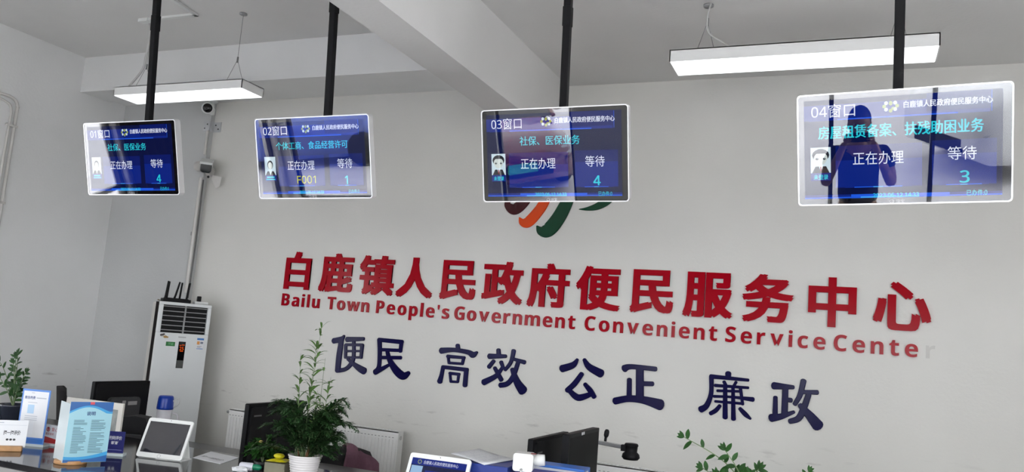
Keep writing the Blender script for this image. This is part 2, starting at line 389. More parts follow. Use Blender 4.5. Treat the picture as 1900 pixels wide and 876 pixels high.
BLUE = [
 ('便', B1, S1, 'first of the slogan', [[(184,86,12),(165,108,28),(112,122,32)], [(166,110,30),(150,220,36),(139,328,34)], [(204,112,30),(318,108,22)],
   [(195,150,20),(193,238,18)], [(308,150,24),(300,238,20)], [(195,148,16),(310,150,18)], [(195,192,13),(305,192,13)], [(195,236,14),(300,236,14)],
   [(250,115,22),(248,240,24),(222,292,26),(190,318,24),(150,326,26)], [(208,246,18),(245,278,24),(290,312,38),(322,330,42)]]),
 ('民', B1, S1, 'before 高', [[(428,112,28),(430,200,26),(424,300,26),(400,338,34)], [(425,114,24),(585,130,26)], [(580,132,24),(572,195,22)], [(430,182,20),(575,188,20)],
   [(430,236,20),(575,238,22)], [(398,340,30),(440,318,26),(490,290,18)], [(480,188,22),(500,258,32),(545,328,46),(592,364,46),(630,343,24)]]),
 ('高', B1, S1, 'between 民 and 效', [[(968,152,26),(972,186,28)], [(855,190,36),(940,184,26),(1040,200,28),(1074,218,36),(1102,200,14)], [(902,228,16),(908,276,16)], [(1010,236,20),(1000,282,18)],
   [(898,228,20),(1015,238,18)], [(908,274,16),(1000,280,16)], [(868,300,24),(856,360,26),(844,403,34)], [(865,302,22),(1035,322,24)], [(1028,322,28),(1018,430,30)],
   [(914,345,16),(920,402,16)], [(975,352,18),(968,406,16)], [(912,345,18),(980,353,18)], [(918,402,16),(970,406,14)]]),
 ('效', B1, S1, 'between 高 and 公', [[(1250,184,26),(1252,218,28)], [(1187,228,32),(1300,228,22)], [(1218,260,22),(1184,302,26)], [(1268,268,24),(1284,310,20)],
   [(1280,300,18),(1235,362,28),(1148,408,36)], [(1224,308,22),(1250,355,26),(1270,392,28)], [(1355,190,28),(1336,268,24),(1296,322,20)], [(1350,246,18),(1430,270,26)],
   [(1386,270,26),(1350,370,30),(1310,418,30),(1262,428,30)], [(1345,318,26),(1378,405,44),(1418,465,58)]]),
 ('公', B2, S2, 'between 效 and 正', [[(214,94,16),(185,130,34),(116,153,40)], [(258,95,20),(290,142,36),(365,184,46)], [(242,186,26),(195,250,30),(148,292,28)],
   [(165,296,26),(220,338,36),(300,316,26)], [(262,252,22),(295,292,30),(322,334,26)]]),
 ('正', B2, S2, 'between 公 and 廉', [[(515,152,40),(560,140,28),(715,155,26)], [(614,150,42),(614,345,44)], [(625,248,26),(695,250,26)], [(547,222,26),(545,340,28)],
   [(455,360,38),(540,345,36),(640,354,42),(745,384,60)]]),
 ('廉', B2, S2, 'between 正 and 政', [[(1180,182,32),(1180,208,30)], [(1068,202,24),(1308,226,17)], [(1072,202,24),(1070,310,24),(1042,388,30),(1005,414,36)],
   [(1096,260,18),(1308,275,15)], [(1110,294,15),(1252,298,14)], [(1088,330,16),(1200,334,14),(1338,350,26)], [(1096,362,14),(1268,376,15)], [(1258,280,18),(1272,382,16)],
   [(1152,236,18),(1166,262,18)], [(1230,238,16),(1214,266,16)], [(1160,262,22),(1160,466,28)], [(1210,268,18),(1213,476,26)], [(1126,390,20),(1100,420,24),(1066,440,22)],
   [(1254,408,20),(1290,446,26),(1322,474,13)]]),
 ('政', B2, S2, 'last of the slogan', [[(1472,262,40),(1596,272,22)], [(1546,275,32),(1540,442,34)], [(1550,352,24),(1582,355,26)], [(1482,336,24),(1480,442,28)],
   [(1456,468,44),(1520,458,32),(1600,430,18)], [(1662,230,30),(1640,320,28),(1606,380,24)], [(1655,302,22),(1750,305,26)], [(1694,320,30),(1662,410,34),(1630,470,34),(1575,490,28)],
   [(1640,388,28),(1698,450,46),(1754,518,62)]])]
for ch, off, sc, near, strokes in BLUE:
    b = MB()
    for q, s in enumerate(strokes): ribbon(b, s, off, sc, depth=.016-.0003*q, wf=1.2)
    tag(b.build('slogan_letter', NAVY), f'navy brush-style raised character {ch} in the lower slogan, {near}', 'letter', 'navy slogan characters')

# emblem half hidden behind the third display: four brush strokes
em = thing('wall_emblem', 'four curved brush strokes in maroon, orange and green above the heading', 'emblem', onY(1030, 400))
inv = Matrix.Translation(-em.location)
BE, SE = (880, 180), 3.129
def swoosh(col, pts, lab):
    b = MB(); ribbon(b, pts, BE, SE, depth=.012, n=8)
    o = b.build('brush_stroke', col, em, M=inv.copy()); o['label'] = lab
swoosh(mat('maroon_acrylic', srgb(64, 8, 16), .10, spec=.3, noise=.03), [(200,590,30),(196,630,40),(238,652,66),(300,600,60),(355,520,30)], 'maroon stroke')
swoosh(mat('orange_acrylic', srgb(222, 72, 14), .10, spec=.3, noise=.03), [(264,702,8),(282,727,46),(318,724,64),(378,658,62),(420,588,56),(470,500,26)], 'orange stroke')
swoosh(mat('green_acrylic', srgb(8, 62, 38), .10, spec=.3, noise=.03), [(366,752,12),(388,776,56),(432,772,84),(488,706,84),(545,600,70),(590,500,26)], 'dark green stroke')
swoosh(mat('green_acrylic'), [(610,653,4),(660,650,22),(720,634,42),(780,596,50),(830,540,30)], 'dark green leaf')

# ------------------------------------------------------------------ hanging displays
S_NAVY = emat('screen_navy', srgb(10, 18, 62)); S_BLUE = emat('screen_blue', srgb(12, 36, 128)); S_MID = emat('screen_mid_blue', srgb(10, 26, 100))
S_BRIGHT = emat('screen_bright_blue', srgb(30, 90, 225)); S_GLOW = emat('screen_glow', srgb(70, 170, 255)); S_WHITE = emat('screen_white', srgb(225, 232, 250))
S_CYAN = emat('screen_cyan', srgb(40, 205, 225)); S_YEL = emat('screen_yellow', srgb(205, 205, 40)); S_PHOTO = emat('screen_photo_white', srgb(205, 225, 235))
S_HAIR = emat('screen_dark', srgb(38, 40, 48)); S_SKIN = emat('screen_skin', srgb(205, 215, 212)); S_RED = emat('screen_red', srgb(150, 30, 40)); S_GOLD = emat('screen_gold', srgb(150, 165, 80))
SMATS = [S_NAVY, S_BLUE, S_MID, S_BRIGHT, S_GLOW, S_WHITE, S_CYAN, S_YEL, S_PHOTO, S_HAIR, S_SKIN, S_RED, S_GOLD]
COVER = glass_mat('display_glass', 1.82)
DW, DH = .735, .452
def disp_screen(cfg):
    b = MB(); X = lambda u: (u-.5)*DW; Z = lambda v: (.5-v)*DH
    def R(u0, v0, u1, v1, m, l=1): b.plate(X(u0), Z(v1), X(u1), Z(v0), -.0003*l, m)
    def TXT(s, u, v, h, m, al='LEFT', off=.0, fit=None, l=6):
        for k in range(3 if off > .009 else 2 if off else 1):
            b.text(sans(s), h*DH*1.08, X(u)+k*.022*h*DH, Z(v)-(k == 2)*.02*h*DH, -.0003*l-.00005*k, al, m, valign='MID', res=3, fitw=fit and fit*DW)
    def disc(u, v, ru, rv, m, l, a0=0, a1=2*PI, n=14):
        pts = [(X(u)+ru*DW*math.cos(a0+(a1-a0)*k/n), -.0003*l, Z(v)+rv*DW*math.sin(a0+(a1-a0)*k/n)) for k in range(n+1)]
        b.add(pts, [list(range(len(pts)))[::1]], m)
    R(.035, .055, .955, .94, 0, 0)
    R(.035, .10, .90, .235, 1); R(.62, .055, .905, .21, 2, 2)
    R(.905, .06, .908, .235, 3, 3)
    for k in range(12): R(.06+.07*k, .228, .13+.07*k, .240, 3 if 1 < k < 10 else 1, 3)
    R(.19, .47, .60, .84, 1); R(.645, .46, .93, .84, 1); R(.19, .47, .60, .60, 2, 2); R(.645, .46, .93, .58, 2, 2)
    for u0, u1 in ((.19, .60), (.645, .93)):
        for k in range(9):
            a = u0+(u1-u0)*k/9; R(a, .838, a+(u1-u0)/9, .846, (2, 1, 3, 3, 4, 3, 3, 1, 2)[k], 3)
    for k in range(20):
        a = .035+.046*k; R(a, .905, a+.046, .94, 3 if 4 < k < 15 else 1, 2); R(a, .926, a+.046, .938, 4 if 5 < k < 12 else 3, 3)
    TXT(cfg['n']+'窗口', .072, .155, .118, 5, fit=.215)
    TXT('白鹿镇人民政府便民服务中心', .515, .138, .058, 5, off=.018, fit=.395)
    # small round emblem of curved strokes in the header
    for k in range(7):
        a = PI*.75+k*PI*1.5/6; r = .030
        disc(.455+r*math.cos(a), .145-r*1.3*math.sin(a), .009, .010, 12 if k % 2 else 8, 5)
    disc(.455, .12, .009, .012, 12, 5); disc(.468, .165, .010, .008, 12, 5)
    TXT(cfg['svc'], cfg['su'], .345, cfg.get('sh', .098), 6, off=cfg.get('so', .004), fit=cfg['sw'])
    TXT('正在办理', .275, .588, .115, 5, fit=.24); TXT('等待', .715, .575, .115, 5, fit=.128)
    if cfg.get('now'): TXT(cfg['now'], .355, .765, .12, 7, fit=.165)
    TXT(cfg['wait'], .765, .775, .13, 6, off=.012)
    TXT('2023-06-12 14:33', .37, .918, .044, 6, fit=.215, off=.012); TXT('已办件:0', .80, .915, .05, 6, fit=.09)
    # portrait card
    R(.066, .475, .166, .705, 8, 3); R(.066, .705, .166, .775, 1, 3)
    hx = .116
    if cfg['face'] == 'photo':
        disc(hx, .575, .026, .034, 9, 4); disc(hx, .585, .020, .027, 10, 5)
        b.add([(X(.070), -.0013, Z(.705)), (X(.162), -.0013, Z(.705)), (X(.145), -.0013, Z(.655)), (X(.088), -.0013, Z(.655))], [(0, 1, 2, 3)], 9)
        b.add([(X(.104), -.0016, Z(.655)), (X(.116), -.0016, Z(.705)), (X(.128), -.0016, Z(.655))], [(0, 1, 2)], 8)
        R(.080, .72, .150, .738, 6, 5); R(.074, .75, .156, .762, 6, 5)
    else:
        disc(hx, .545, .043, .035, 9, 4); disc(hx, .570, .034, .031, 10, 5); disc(hx, .59, .028, .026, 10, 5)
        b.add([(X(.088), -.0018, Z(.53)), (X(.145), -.0018, Z(.53)), (X(.128), -.0018, Z(.505)), (X(.100), -.0018, Z(.505))], [(0, 1, 2, 3)], 9)
        for s in (-1, 1): disc(hx+s*.018, .578, .0075, .0062, 9, 7); disc(hx+s*.018+.002, .575, .002, .002, 8, 8)
        b.add([(X(.072), -.0013, Z(.705)), (X(.160), -.0013, Z(.705)), (X(.143), -.0013, Z(.645)), (X(.090), -.0013, Z(.645))], [(0, 1, 2, 3)], 9)
        b.add([(X(.106), -.0016, Z(.640)), (X(.116), -.0016, Z(.69)), (X(.127), -.0016, Z(.640))], [(0, 1, 2)], 8)
        R(.1135, .648, .1195, .69, 11, 7)
        TXT('未登录', .080, .742, .046, 6, fit=.072, off=.01)
    return b
def display(cfg, loc, tilt, yaw, roll, label, ztop, ptilt):
    t = thing('hanging_display', label, 'display', loc, (0, 0, 0), 'hanging window displays')
    t.matrix_world = Matrix.Translation(loc) @ RZ(yaw) @ RX(tilt) @ RY(roll) @ Matrix.Diagonal((1.012, 1, .972, 1) if cfg['n'] == '04' else (1, 1, 1, 1))
    # casing with a bright metal rim round the black glass
    b = MB(); out = rrect(DW, DH, .016); inn = rrect(DW-.010, DH-.010, .012)
    b.prism(out, .0, .040, 0); b.prism(rrect(DW-.06, DH-.06, .02), .038, .052, 1)
    n = len(out); vs = [(p[0], -.004, p[1]) for p in out]+[(p[0], -.004, p[1]) for p in inn]+[(p[0], 0, p[1]) for p in out]+[(p[0], 0, p[1]) for p in inn]
    fs = []
    for i in range(n):
        j = (i+1) % n; fs += [(i, n+i, n+j, j), (i, j, 2*n+j, 2*n+i), (n+i, 3*n+i, 3*n+j, n+j)]
    b.add(vs, fs, 0)
    b.build('casing', [SILVER, DGREY], t)
    MB().prism(inn, -.0005, .002).build('bezel', GLOSSB, t)
    disp_screen(cfg).build('screen', SMATS, t, M=T(0, -.0008, 0))
    lg = MB(); x0, z0 = -.030, -DH*.5+.0115
    for a in range(4):
        p = [(x0+.009*math.cos(a*PI/2+q), z0+.009*math.sin(a*PI/2+q)) for q in (.12, PI/2-.12)]; q = [(x0+(u-x0)*.75, z0+(v-z0)*.75) for u, v in p]
        lg.quad((p[0][0], 0, p[0][1]), (p[1][0], 0, p[1][1]), (q[1][0], 0, q[1][1]), (q[0][0], 0, q[0][1]))
    lg.text('快宝', .0155, x0+.014, z0, 0, valign='MID')
    lg.build('maker_mark', mat('grey_print', (.42, .42, .43), .5), t, M=T(0, -.0012, 0))
    MB().add([(p[0], -.0034, p[1]) for p in inn], [list(range(len(inn)))]).build('front_glass', COVER, t)
    MB().box((0, .060, .03), (.20, .02, .20)).box((0, .085, .10), (.05, .04, .12)).box((0, .112, .155), (.046, .06, .025)).build('mount_bracket', BLACK, t)
    return t
def pole(x, ztop, label, n):
    yb = -2.315 if n < 3 else -2.55
    p = thing('hanging_pole', label, 'pole', (x, yb, 2.70), (math.radians(4.9), 0, 0), 'black poles of the displays')
    L = (ztop-2.70)/math.cos(math.radians(4.9))+.01
    MB().box((0, 0, L/2), (.038, .038, L)).build('tube', BLACK, p, bevel=.004)
    MB().box((0, 0, L-.005), (.12, .12, .012)).build('ceiling_plate', BLACK, p)
    MB().box((0, 0, L*.55), (.043, .043, .10)).build('sleeve', BLACK, p, bevel=.003)
LN = ['window one', 'window two', 'window three', 'window four']
CFG = [dict(n='01', svc='社保、医保业务', su=.255, sw=.42, wait='4', face='photo'),
       dict(n='02', svc='个体工商、食品经营许可', su=.18, sw=.63, wait='1', now='F001', face='photo', sh=.095),
       dict(n='03', svc='社保、医保业务', su=.27, sw=.41, wait='4', face='avatar'),
       dict(n='04', svc='房屋租赁备案、扶残助困业务', su=.105, sw=.765, sh=.115, wait='3', face='avatar', so=.016)]
POS = [((-4.123, -2.425, 2.570), .252, .037, -.013), ((-2.778, -2.404, 2.560), .263, .051, -.021),
       ((-1.348, -2.439, 2.546), .252, .049, -.020), ((.146, -2.655, 2.502), .262, -.0, -.031)]
LAB = ['hanging display reading 01, the leftmost, near the corner camera', 'hanging display reading 02 with yellow ticket number F001',
       'hanging display reading 03 in front of the wall emblem', 'hanging display reading 04, the rightmost and largest in view']
for k in range(4):
    (loc, tl, yw, rl) = POS[k]
    display(CFG[k], loc, tl, yw, rl, LAB[k], 0, 0)
    pole((-4.127, -2.766, -1.355, .138)[k], (ZCL, ZCL, ZCR, ZCR)[k],
         'black square pole hanging display %s from the ceiling' % ('01', '02', '03', '04')[k], k)

# ------------------------------------------------------------------ suspended linear lamps
LED = emat('lit_diffuser', (.95, .98, 1.0), 2.4)
def lamp(x0, x1, yc, z, label, cable, za):
    L = x1-x0; t = thing('linear_lamp', label, 'lamp', ((x0+x1)/2, yc, z), (0, 0, 0), 'suspended linear lamps')
    b = MB(); h = .075; w = .25
    b.span((-L/2, -w/2, .004), (L/2, -w/2+.006, h)).span((-L/2, w/2-.006, .004), (L/2, w/2, h)).span((-L/2, -w/2, .004), (-L/2+.006, w/2, h)).span((L/2-.006, -w/2, .004), (L/2, w/2, h)).span((-L/2, -w/2, h-.006), (L/2, w/2, h))
    b.build('housing', WMETAL, t)
    MB().span((-L/2+.007, -w/2+.007, .0), (L/2-.007, w/2-.007, .02)).build('diffuser', LED, t)
    for s, xa in ((-1, -L/2+.19), (1, L/2-.19)):
        zz = h+.21; w_ = MB()
        w_.tube([(xa-.05, -.05, h), (xa, 0, zz)], .0016, 6).tube([(xa+.05, .05, h), (xa, 0, zz)], .0016, 6).tube([(xa, 0, zz), (xa, 0, za-z)], .0016, 6)
        w_.tube([(xa, 0, zz-.025), (xa, 0, zz+.02)], .007, 8)
        w_.build('suspension_wire', mat('wire_steel', (.22, .22, .22), .4, metal=.8, noise=.05), t)
        MB().lathe([(.001, za-z), (.03, za-z), (.03, za-z-.012), (.012, za-z-.02), (.001, za-z-.02)], 14, 0, T(xa, 0, 0)).build('ceiling_cup', GREY, t)
    if cable: MB().tube(catmull([(c[0], c[1], c[2]) for c in cable], 6), .009 if za > 3.9 else .0055, 8).build('power_cable', mat('grey_cable', (.52, .51, .50), .5, noise=.08), t)
    return t
lamp(-5.727, -4.375, -1.17, 3.40, 'white linear lamp under the left ceiling, above display 01', [(-.49, -.03, .67), (-.47, -.03, .5), (-.49, -.02, .36), (-.53, 0, .26), (-.68, .02, .13), (-.72, .02, .07)], ZCL)
lamp(-1.038, .377, -1.335, 3.34, 'white linear lamp under the right ceiling, behind display 04', [(-.50, -.02, .39), (-.515, -.03, .29), (-.50, -.02, .2), (-.40, 0, .13), (-.40, .02, .085), (-.46, .02, .075)], ZCR)
# surface cable trunking on the left ceiling
b = MB(); b.span((-5.57, -1.27, ZCL-.018), (-4.97, -1.235, ZCL)).span((-5.005, -1.9, ZCL-.018), (-4.97, -1.235, ZCL))
b.box((-5.54, -1.25, ZCL-.014), (.10, .055, .028))
b.v = [(x+(.16*(-1.25-y) if y < -1.28 else 0), y, z) for x, y, z in b.v]
tag(b.build('cable_trunking', WHITE), 'white surface trunking on the left ceiling feeding the lamp cable', 'trunking')

# ------------------------------------------------------------------ pipes, conduit and cameras
PVC = mat('pvc_conduit', (.62, .60, .57), .45, noise=.05)
b = MB()
b.tube(catmull([(XL+.014, -2.2, 3.44), (XL+.014, -1.45, 3.455), (XL+.014, -1.26, 3.45), (XL+.014, -1.2, 3.38), (XL+.014, -1.2, 3.2), (XL+.014, -1.2, 1.6), (XL+.014, -1.2, .0)], 6), .014, 8)
b.tube(catmull([(XL+.012, -2.2, 3.39), (XL+.012, -1.5, 3.41), (XL+.012, -1.31, 3.40), (XL+.012, -1.25, 3.33), (XL+.012, -1.25, 3.1), (XL+.012, -1.25, 1.6), (XL+.012, -1.25, .0)], 6), .011, 8)
for z in (3.2, 2.5, 1.8): b.box((XL+.014, -1.225, z), (.03, .10, .02))
tag(b.build('wall_conduit', PVC), 'pale pair of conduits bending down the left wall', 'conduit')
b = MB(); b.tube([(-5.868, -.068, 3.44), (-5.868, -.068, 3.2)], .013, 8)
b.tube([(-5.868, -.070, 2.97), (-5.868, -.070, 1.85)], .020, 8)
b.build('x', PVC).name = 'corner_conduit'
cc = bpy.data.objects['corner_conduit']; tag(cc, 'vertical grey conduit running down the wall edge behind the router', 'conduit')
MB().tube(catmull([(-5.843, -.066, 2.95), (-5.839, -.066, 2.7), (-5.835, -.066, 2.3), (-5.843, -.066, 1.8)], 6), .007, 6).build('cable', mat('dark_cable', (.12, .12, .12), .5, noise=.1), cc)['label'] = 'loose dark cable along the conduit'
MB().box((-5.895, -.066, 2.42), (.02, .02, .035)).build('clip', GREY, cc)
t = thing('security_camera', 'white round camera with black lens just under the ceiling beam', 'camera', (-5.756, -.22, 3.62))
aim = (CAM-Vector((-5.756, -.22, 3.62))).normalized(); q = aim.to_track_quat('Z', 'Y').to_matrix().to_4x4()
MB().lathe([(.001, -.05), (.04, -.05), (.055, -.02), (.058, .03), (.052, .045), (.044, .045)], 24, 0, q).build('housing', WHITE, t)
MB().lathe([(.044, .040), (.034, .050), (.018, .055), (.001, .056)], 24, 0, q).build('lens', GLOSSB, t)
MB().lathe([(.001, .12), (.045, .12), (.045, .105), (.016, .098), (.016, .06), (.03, .04), (.03, -.01), (.001, -.02)], 16, 0, T(0, .06, -.035)).build('mount', WHITE, t)
t = thing('camera_bracket', 'bent grey bracket plate round the wall edge below the round camera', 'bracket', (-5.862, -.055, 3.49))
MB().span((.005, .049, -.05), (.095, .054, .05)).span((-.08, -.002, -.05), (.006, .004, .05)).span((.0, -.002, -.05), (.005, .052, .05)).build('plate', mat('galvanised', (.55, .56, .57), .4, metal=.3, noise=.15), t)
for p in ((.03, .047, .02), (.065, .047, -.02), (-.03, -.003, .02), (-.06, -.003, -.02)): MB().ball(p, .007, n=8, k=5).build('screw', DGREY, t)
t = thing('security_camera', 'white bullet camera with black face halfway down the conduit', 'camera', (-5.74, -.15, 3.065)); t.scale = (1.2, 1.2, 1.2)
q = Vector((.62, -.70, -.30)).to_track_quat('Z', 'Y').to_matrix().to_4x4()
b = MB(); pr_ = rrect(.085, .085, .025); n = len(pr_)
vs = [(p[0], p[1], -.10) for p in pr_]+[(p[0], p[1], .09) for p in pr_]
b.add(vs, [list(range(n))[::-1]]+[(i, (i+1) % n, n+(i+1) % n, n+i) for i in range(n)], 0, q)
b.build('housing', WHITE, t)
b = MB(); pr2 = rrect(.08, .078, .02); vs = [(p[0], p[1], .088) for p in pr2]+[(p[0]*.97, p[1]*.97, .10) for p in pr2]
b.add(vs, [list(range(n, 2*n))]+[(i, (i+1) % n, n+(i+1) % n, n+i) for i in range(n)], 0, q).build('face', GLOSSB, t)
MB().span((-.047, .030, -.10), (.047, .048, .125), 0, q).build('sunshield', WHITE, t)
b = MB().tube([(-.05, .06, -.03), (.0, .02, -.06), (.0, .0, -.03)], .014, 8).lathe([(.001, 0), (.04, 0), (.04, .014), (.001, .014)], 16, 0, T(-.03, .085, -.03) @ RX(PI/2))
b.add([(.02, .05, -.06), (.10, .07, -.075), (.10, .06, -.15), (.075, .05, -.17), (.03, .04, -.10)], [(0, 1, 2, 3, 4)])
b.build('mount', PVC, t)
MB().lathe([(.001, -.02), (.036, -.02), (.04, 0), (.036, .02), (.001, .02)], 18, 0, T(-.085, .0, .0) @ RX(PI/2)).build('junction_cap', PVC, t)
MB().ball((.02, .01, -.085), .010).build('screw', BLACK, t)

# ------------------------------------------------------------------ floor standing air conditioner with its things
AFL = Vector((-5.645, -.585, 0)); ang = math.atan2(.848, .53)
AW, AD, AH = .45, .31, 1.745
ac = thing('air_conditioner', 'tall white floor-standing air conditioner in the corner behind the counter', 'air conditioner', AFL, (0, 0, ang))
CREAM = mat('cream_plastic', (.70, .68, .63), .45, noise=.03)
MB().span((.004, .150, .03), (AW-.004, AD, AH-.008)).build('cabinet', CREAM, ac, bevel=.012)
MB().span((.001, .030, .02), (AW-.001, .155, AH-.004)).build('side_band', mat('brown_black', (.016, .012, .012), .75, spec=.05, noise=.1), ac)
b = MB(); ga, gb, gz0, gz1 = .036, .418, 1.474, 1.718          # front panel with an opening for the outlet
b.span((0, 0, .02), (AW, .03, gz0)).span((0, 0, gz1), (AW, .03, AH)).span((0, 0, gz0), (ga, .03, gz1)).span((gb, 0, gz0), (AW, .03, gz1))
b.build('front_panel', mat('ac_white', (.72, .74, .74), .22, noise=.01), ac, bevel=.004)
MB().span((ga, .026, gz0), (gb, .029, gz1)).build('outlet_recess', BLACK, ac)
for k in range(6):
    z = gz1-.012-(gz1-gz0-.01)*k/5.6
    o = MB().box(((ga+gb)/2, .012, z), (gb-ga, .022, .007), 0, None).build('louvre', GREY, ac)
MB().span(((ga+gb)/2-.006, .004, gz0), ((ga+gb)/2+.006, .02, gz1)).build('louvre_link', GREY, ac)
MB().span((.202, -.0012, 1.168), (.262, .002, 1.402)).span((.204, -.0014, 1.172), (.260, -.0011, 1.236), 1).build('display_strip', [GLOSSB, mat('strip_grey', (.06, .065, .06), .3)], ac)
b = MB(); OR = emat('orange_led', srgb(235, 90, 20), 1.0)
b.text('25', .045, .214, 1.325, -.0018, fitw=.036); b.plate(.212, 1.366, .227, 1.371, -.0018); b.plate(.232, 1.370, .254, 1.375, -.0018); b.plate(.220, 1.314, .248, 1.318, -.0018)
b.build('led_readout', OR, ac)
MB().span((.095, -.001, 1.357), (.172, .002, 1.395)).text('节能', .024, .112, 1.368, -.0014, m=1).build('green_sticker', [mat('sticker_green', srgb(28, 110, 50), .5, noise=.05), mat('sticker_green_ink', srgb(120, 190, 130), .5)], ac)
EL = T(.040, 0, .107); b = MB().span((.315, -.001, 1.235), (.377, .002, 1.337), 0, EL)
for (u0, z0, u1, z1, m_) in ((.316, 1.318, .376, 1.336, 1), (.318, 1.278, .342, 1.307, 2), (.347, 1.286, .372, 1.304, 3), (.318, 1.238, .374, 1.243, 1), (.322, 1.252, .352, 1.256, 3), (.322, 1.261, .362, 1.264, 3)):
    b.plate(u0, z0, u1, z1, -.0014, m_, EL)
b.build('energy_label', [PAPER, mat('label_blue', srgb(60, 120, 190), .5), mat('label_orange', srgb(215, 150, 80), .5), mat('label_grey', srgb(120, 125, 140), .5)], ac)
MB().plate(.192, 1.436, .258, 1.446, -.0012).build('maker_mark', mat('grey_print'), ac)
b = MB()
for (x, z, r, m) in ((.060, 1.352, .014, 0), (.075, 1.360, .010, 0), (.090, 1.338, .015, 1), (.107, 1.336, .010, 1), (.066, 1.34, .009, 2)):
    b.add([(x-.008+r*1.15*math.cos(2*PI*k/10), -.0012, z+.098+r*.8*math.sin(2*PI*k/10)) for k in range(10)], [list(range(9, -1, -1))], m)
b.build('flower_sticker', [mat('sticker_dark', srgb(70, 62, 60), .5), mat('sticker_tan', srgb(170, 135, 80), .5), mat('sticker_pale', srgb(200, 200, 190), .5)], ac)
MB().span((.01, .01, 0), (AW-.01, AD-.01, .03)).build('plinth', DGREY, ac)
MA = Matrix.Translation(AFL) @ RZ(ang)
rt = thing('wifi_router', 'black router with six upright antennas on the air conditioner', 'router', MA @ Vector((.155, .11, AH)), (0, 0, ang))
MB().box((0, 0, .016), (.235, .13, .032)).box((0, 0, .034), (.20, .09, .008)).build('body', BLACK, rt, bevel=.006)
for (x, y, dx) in ((-.105, -.05, .012), (-.072, .05, .01), (-.030, -.05, .035), (.040, .05, .008), (.076, -.05, .018), (.10, .05, .012)):
    MB().tube([(x, y, .02), (x+dx*.3, y, .06), (x+dx, y, .185)], [.010, .009, .008], 8).build('antenna', BLACK, rt)
t = thing('network_adapter', 'flat white adapter box with a small black block on top, beside the router', 'adapter box', MA @ Vector((.37, .11, AH)), (0, 0, ang))
MB().box((0, 0, .013), (.12, .10, .026)).build('body', WHITE, t, bevel=.008)
MB().box((-.015, 0, .050), (.034, .04, .05)).build('block', BLACK, t, bevel=.006)
tag(MB().tube(catmull([MA @ Vector((.03, .15, AH+.008)), MA @ Vector((.0, .09, AH+.014)), MA @ Vector((.02, .19, AH+.008)), MA @ Vector((.045, .24, AH+.008))], 6), .004, 6).build('loose_cable', mat('tan_cable', (.32, .26, .17), .5, noise=.1)),
    'short tan cable lying beside the router on the air conditioner', 'cable')

# ------------------------------------------------------------------ radiators on the back wall
def radiator(x0, x1, ztop, label):
    t = thing('radiator', label, 'radiator', (x0, -.05, ztop), (0, 0, 0), 'white panel radiators'); L = x1-x0; H = .60
    b = MB(); n = int(L/.033); pts = []
    for k in range(n):
        a = L*k/n; w = L/n; pts += [(a, -.095), (a+w*.55, -.095), (a+w*.66, -.088), (a+w*.89, -.088)]
    pts.append((L, -.095)); zt, zb = -.065, -H+.03
    vs = [(x, y, zt) for x, y in pts]+[(x, y, zb) for x, y in pts]; m = len(pts)
    b.add(vs, [(i, m+i, m+i+1, i+1) for i in range(m-1)], 0)
    b.span((0, -.096, -.066), (L, -.086, 0)).span((0, -.096, -H), (L, -.086, -H+.031)).span((0, -.03, -H), (L, -.02, -.01))
    b.build('panel', WMETAL, t)
    g = MB(); g.span((0, -.096, -.008), (L, -.088, .002)).span((0, -.024, -.008), (L, -.016, .002))
    for k in range(int(L/.03)+1): g.span((min(L-.008, .03*k), -.09, -.006), (min(L, .03*k+.008), -.02, .0))
    g.build('top_grille', WMETAL, t)
    for xx in (-.004, L): MB().span((xx, -.096, -H), (xx+.004, -.016, .002)).build('side_panel', WMETAL, t, bevel=.001)
    v = MB(); v.lathe([(.001, 0), (.017, 0), (.017, .004), (.011, .006), (.001, .004)], 14, 0, T(L+.004, -.056, -.05) @ RY(PI/2)).build('valve_plug', STEEL, t)
    MB().tube([(-.004, -.056, -.035), (-.05, -.056, -.035)], .008, 8).ball((-.05, -.056, -.03), .013, n=10, k=6).build('bleed_valve', GREY, t)
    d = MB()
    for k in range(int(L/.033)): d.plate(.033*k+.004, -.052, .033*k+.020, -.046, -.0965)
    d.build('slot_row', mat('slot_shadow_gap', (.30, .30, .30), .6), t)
    b = MB()
    for xx in (.15, L-.15): b.span((xx, -.016, -.45), (xx+.03, .049, -.1))
    b.build('wall_bracket', WMETAL, t)
radiator(-5.11, -3.37, .842, 'long white panel radiator under the slogan, left of the blue boxes')
radiator(-1.95, -.35, .815, 'white panel radiator behind the two black monitors, right end hidden')

# ------------------------------------------------------------------ service counter and the desk behind it
GRAN = mat('black_granite', (.018, .018, .020), .07, spec=.6, noise=.35, nscale=90)
CZ = .90; CY0, CY1 = -3.30, -2.31
t = thing('service_counter', 'long service counter with glossy black granite top below the displays', 'counter', (-1.7, -2.8, 0))
MB().span((-4.1, CY0+2.8, CZ-.03), (3.9, CY1+2.8, CZ)).build('countertop', GRAN, t, bevel=.004)
MB().span((-4.05, CY0+2.86, .10), (3.85, CY1+2.76, CZ-.03)).build('cabinet', mat('counter_panel', (.30, .29, .28), .4, noise=.04), t)
MB().span((-4.0, CY0+2.92, 0), (3.8, CY1+2.72, .10)).build('plinth', DGREY, t)
t = thing('staff_desk', 'lower dark staff desk behind the counter', 'desk', (-1.7, -1.74, 0))
MB().span((-4.1, -.55, .72), (3.9, .36, .75)).build('desktop', mat('desk_laminate', (.035, .033, .032), .3, noise=.1), t)
for x in (-4.05, -2.0, 0, 2.0, 3.85): MB().span((x-.02, -.50, 0), (x+.02, .32, .72)).build('side_panel', mat('counter_panel'), t)

def frame2(a, b):        # local frame on two bottom corners: x along a->b, -y out towards the viewer, z up
    a = Vector(a); b = Vector(b); d = b-a; return Matrix.Translation(a) @ RZ(math.atan2(d.y, d.x)), d.length
CLEAR = glass_mat('clear_acrylic', 1.4, (.93, .96, .96))
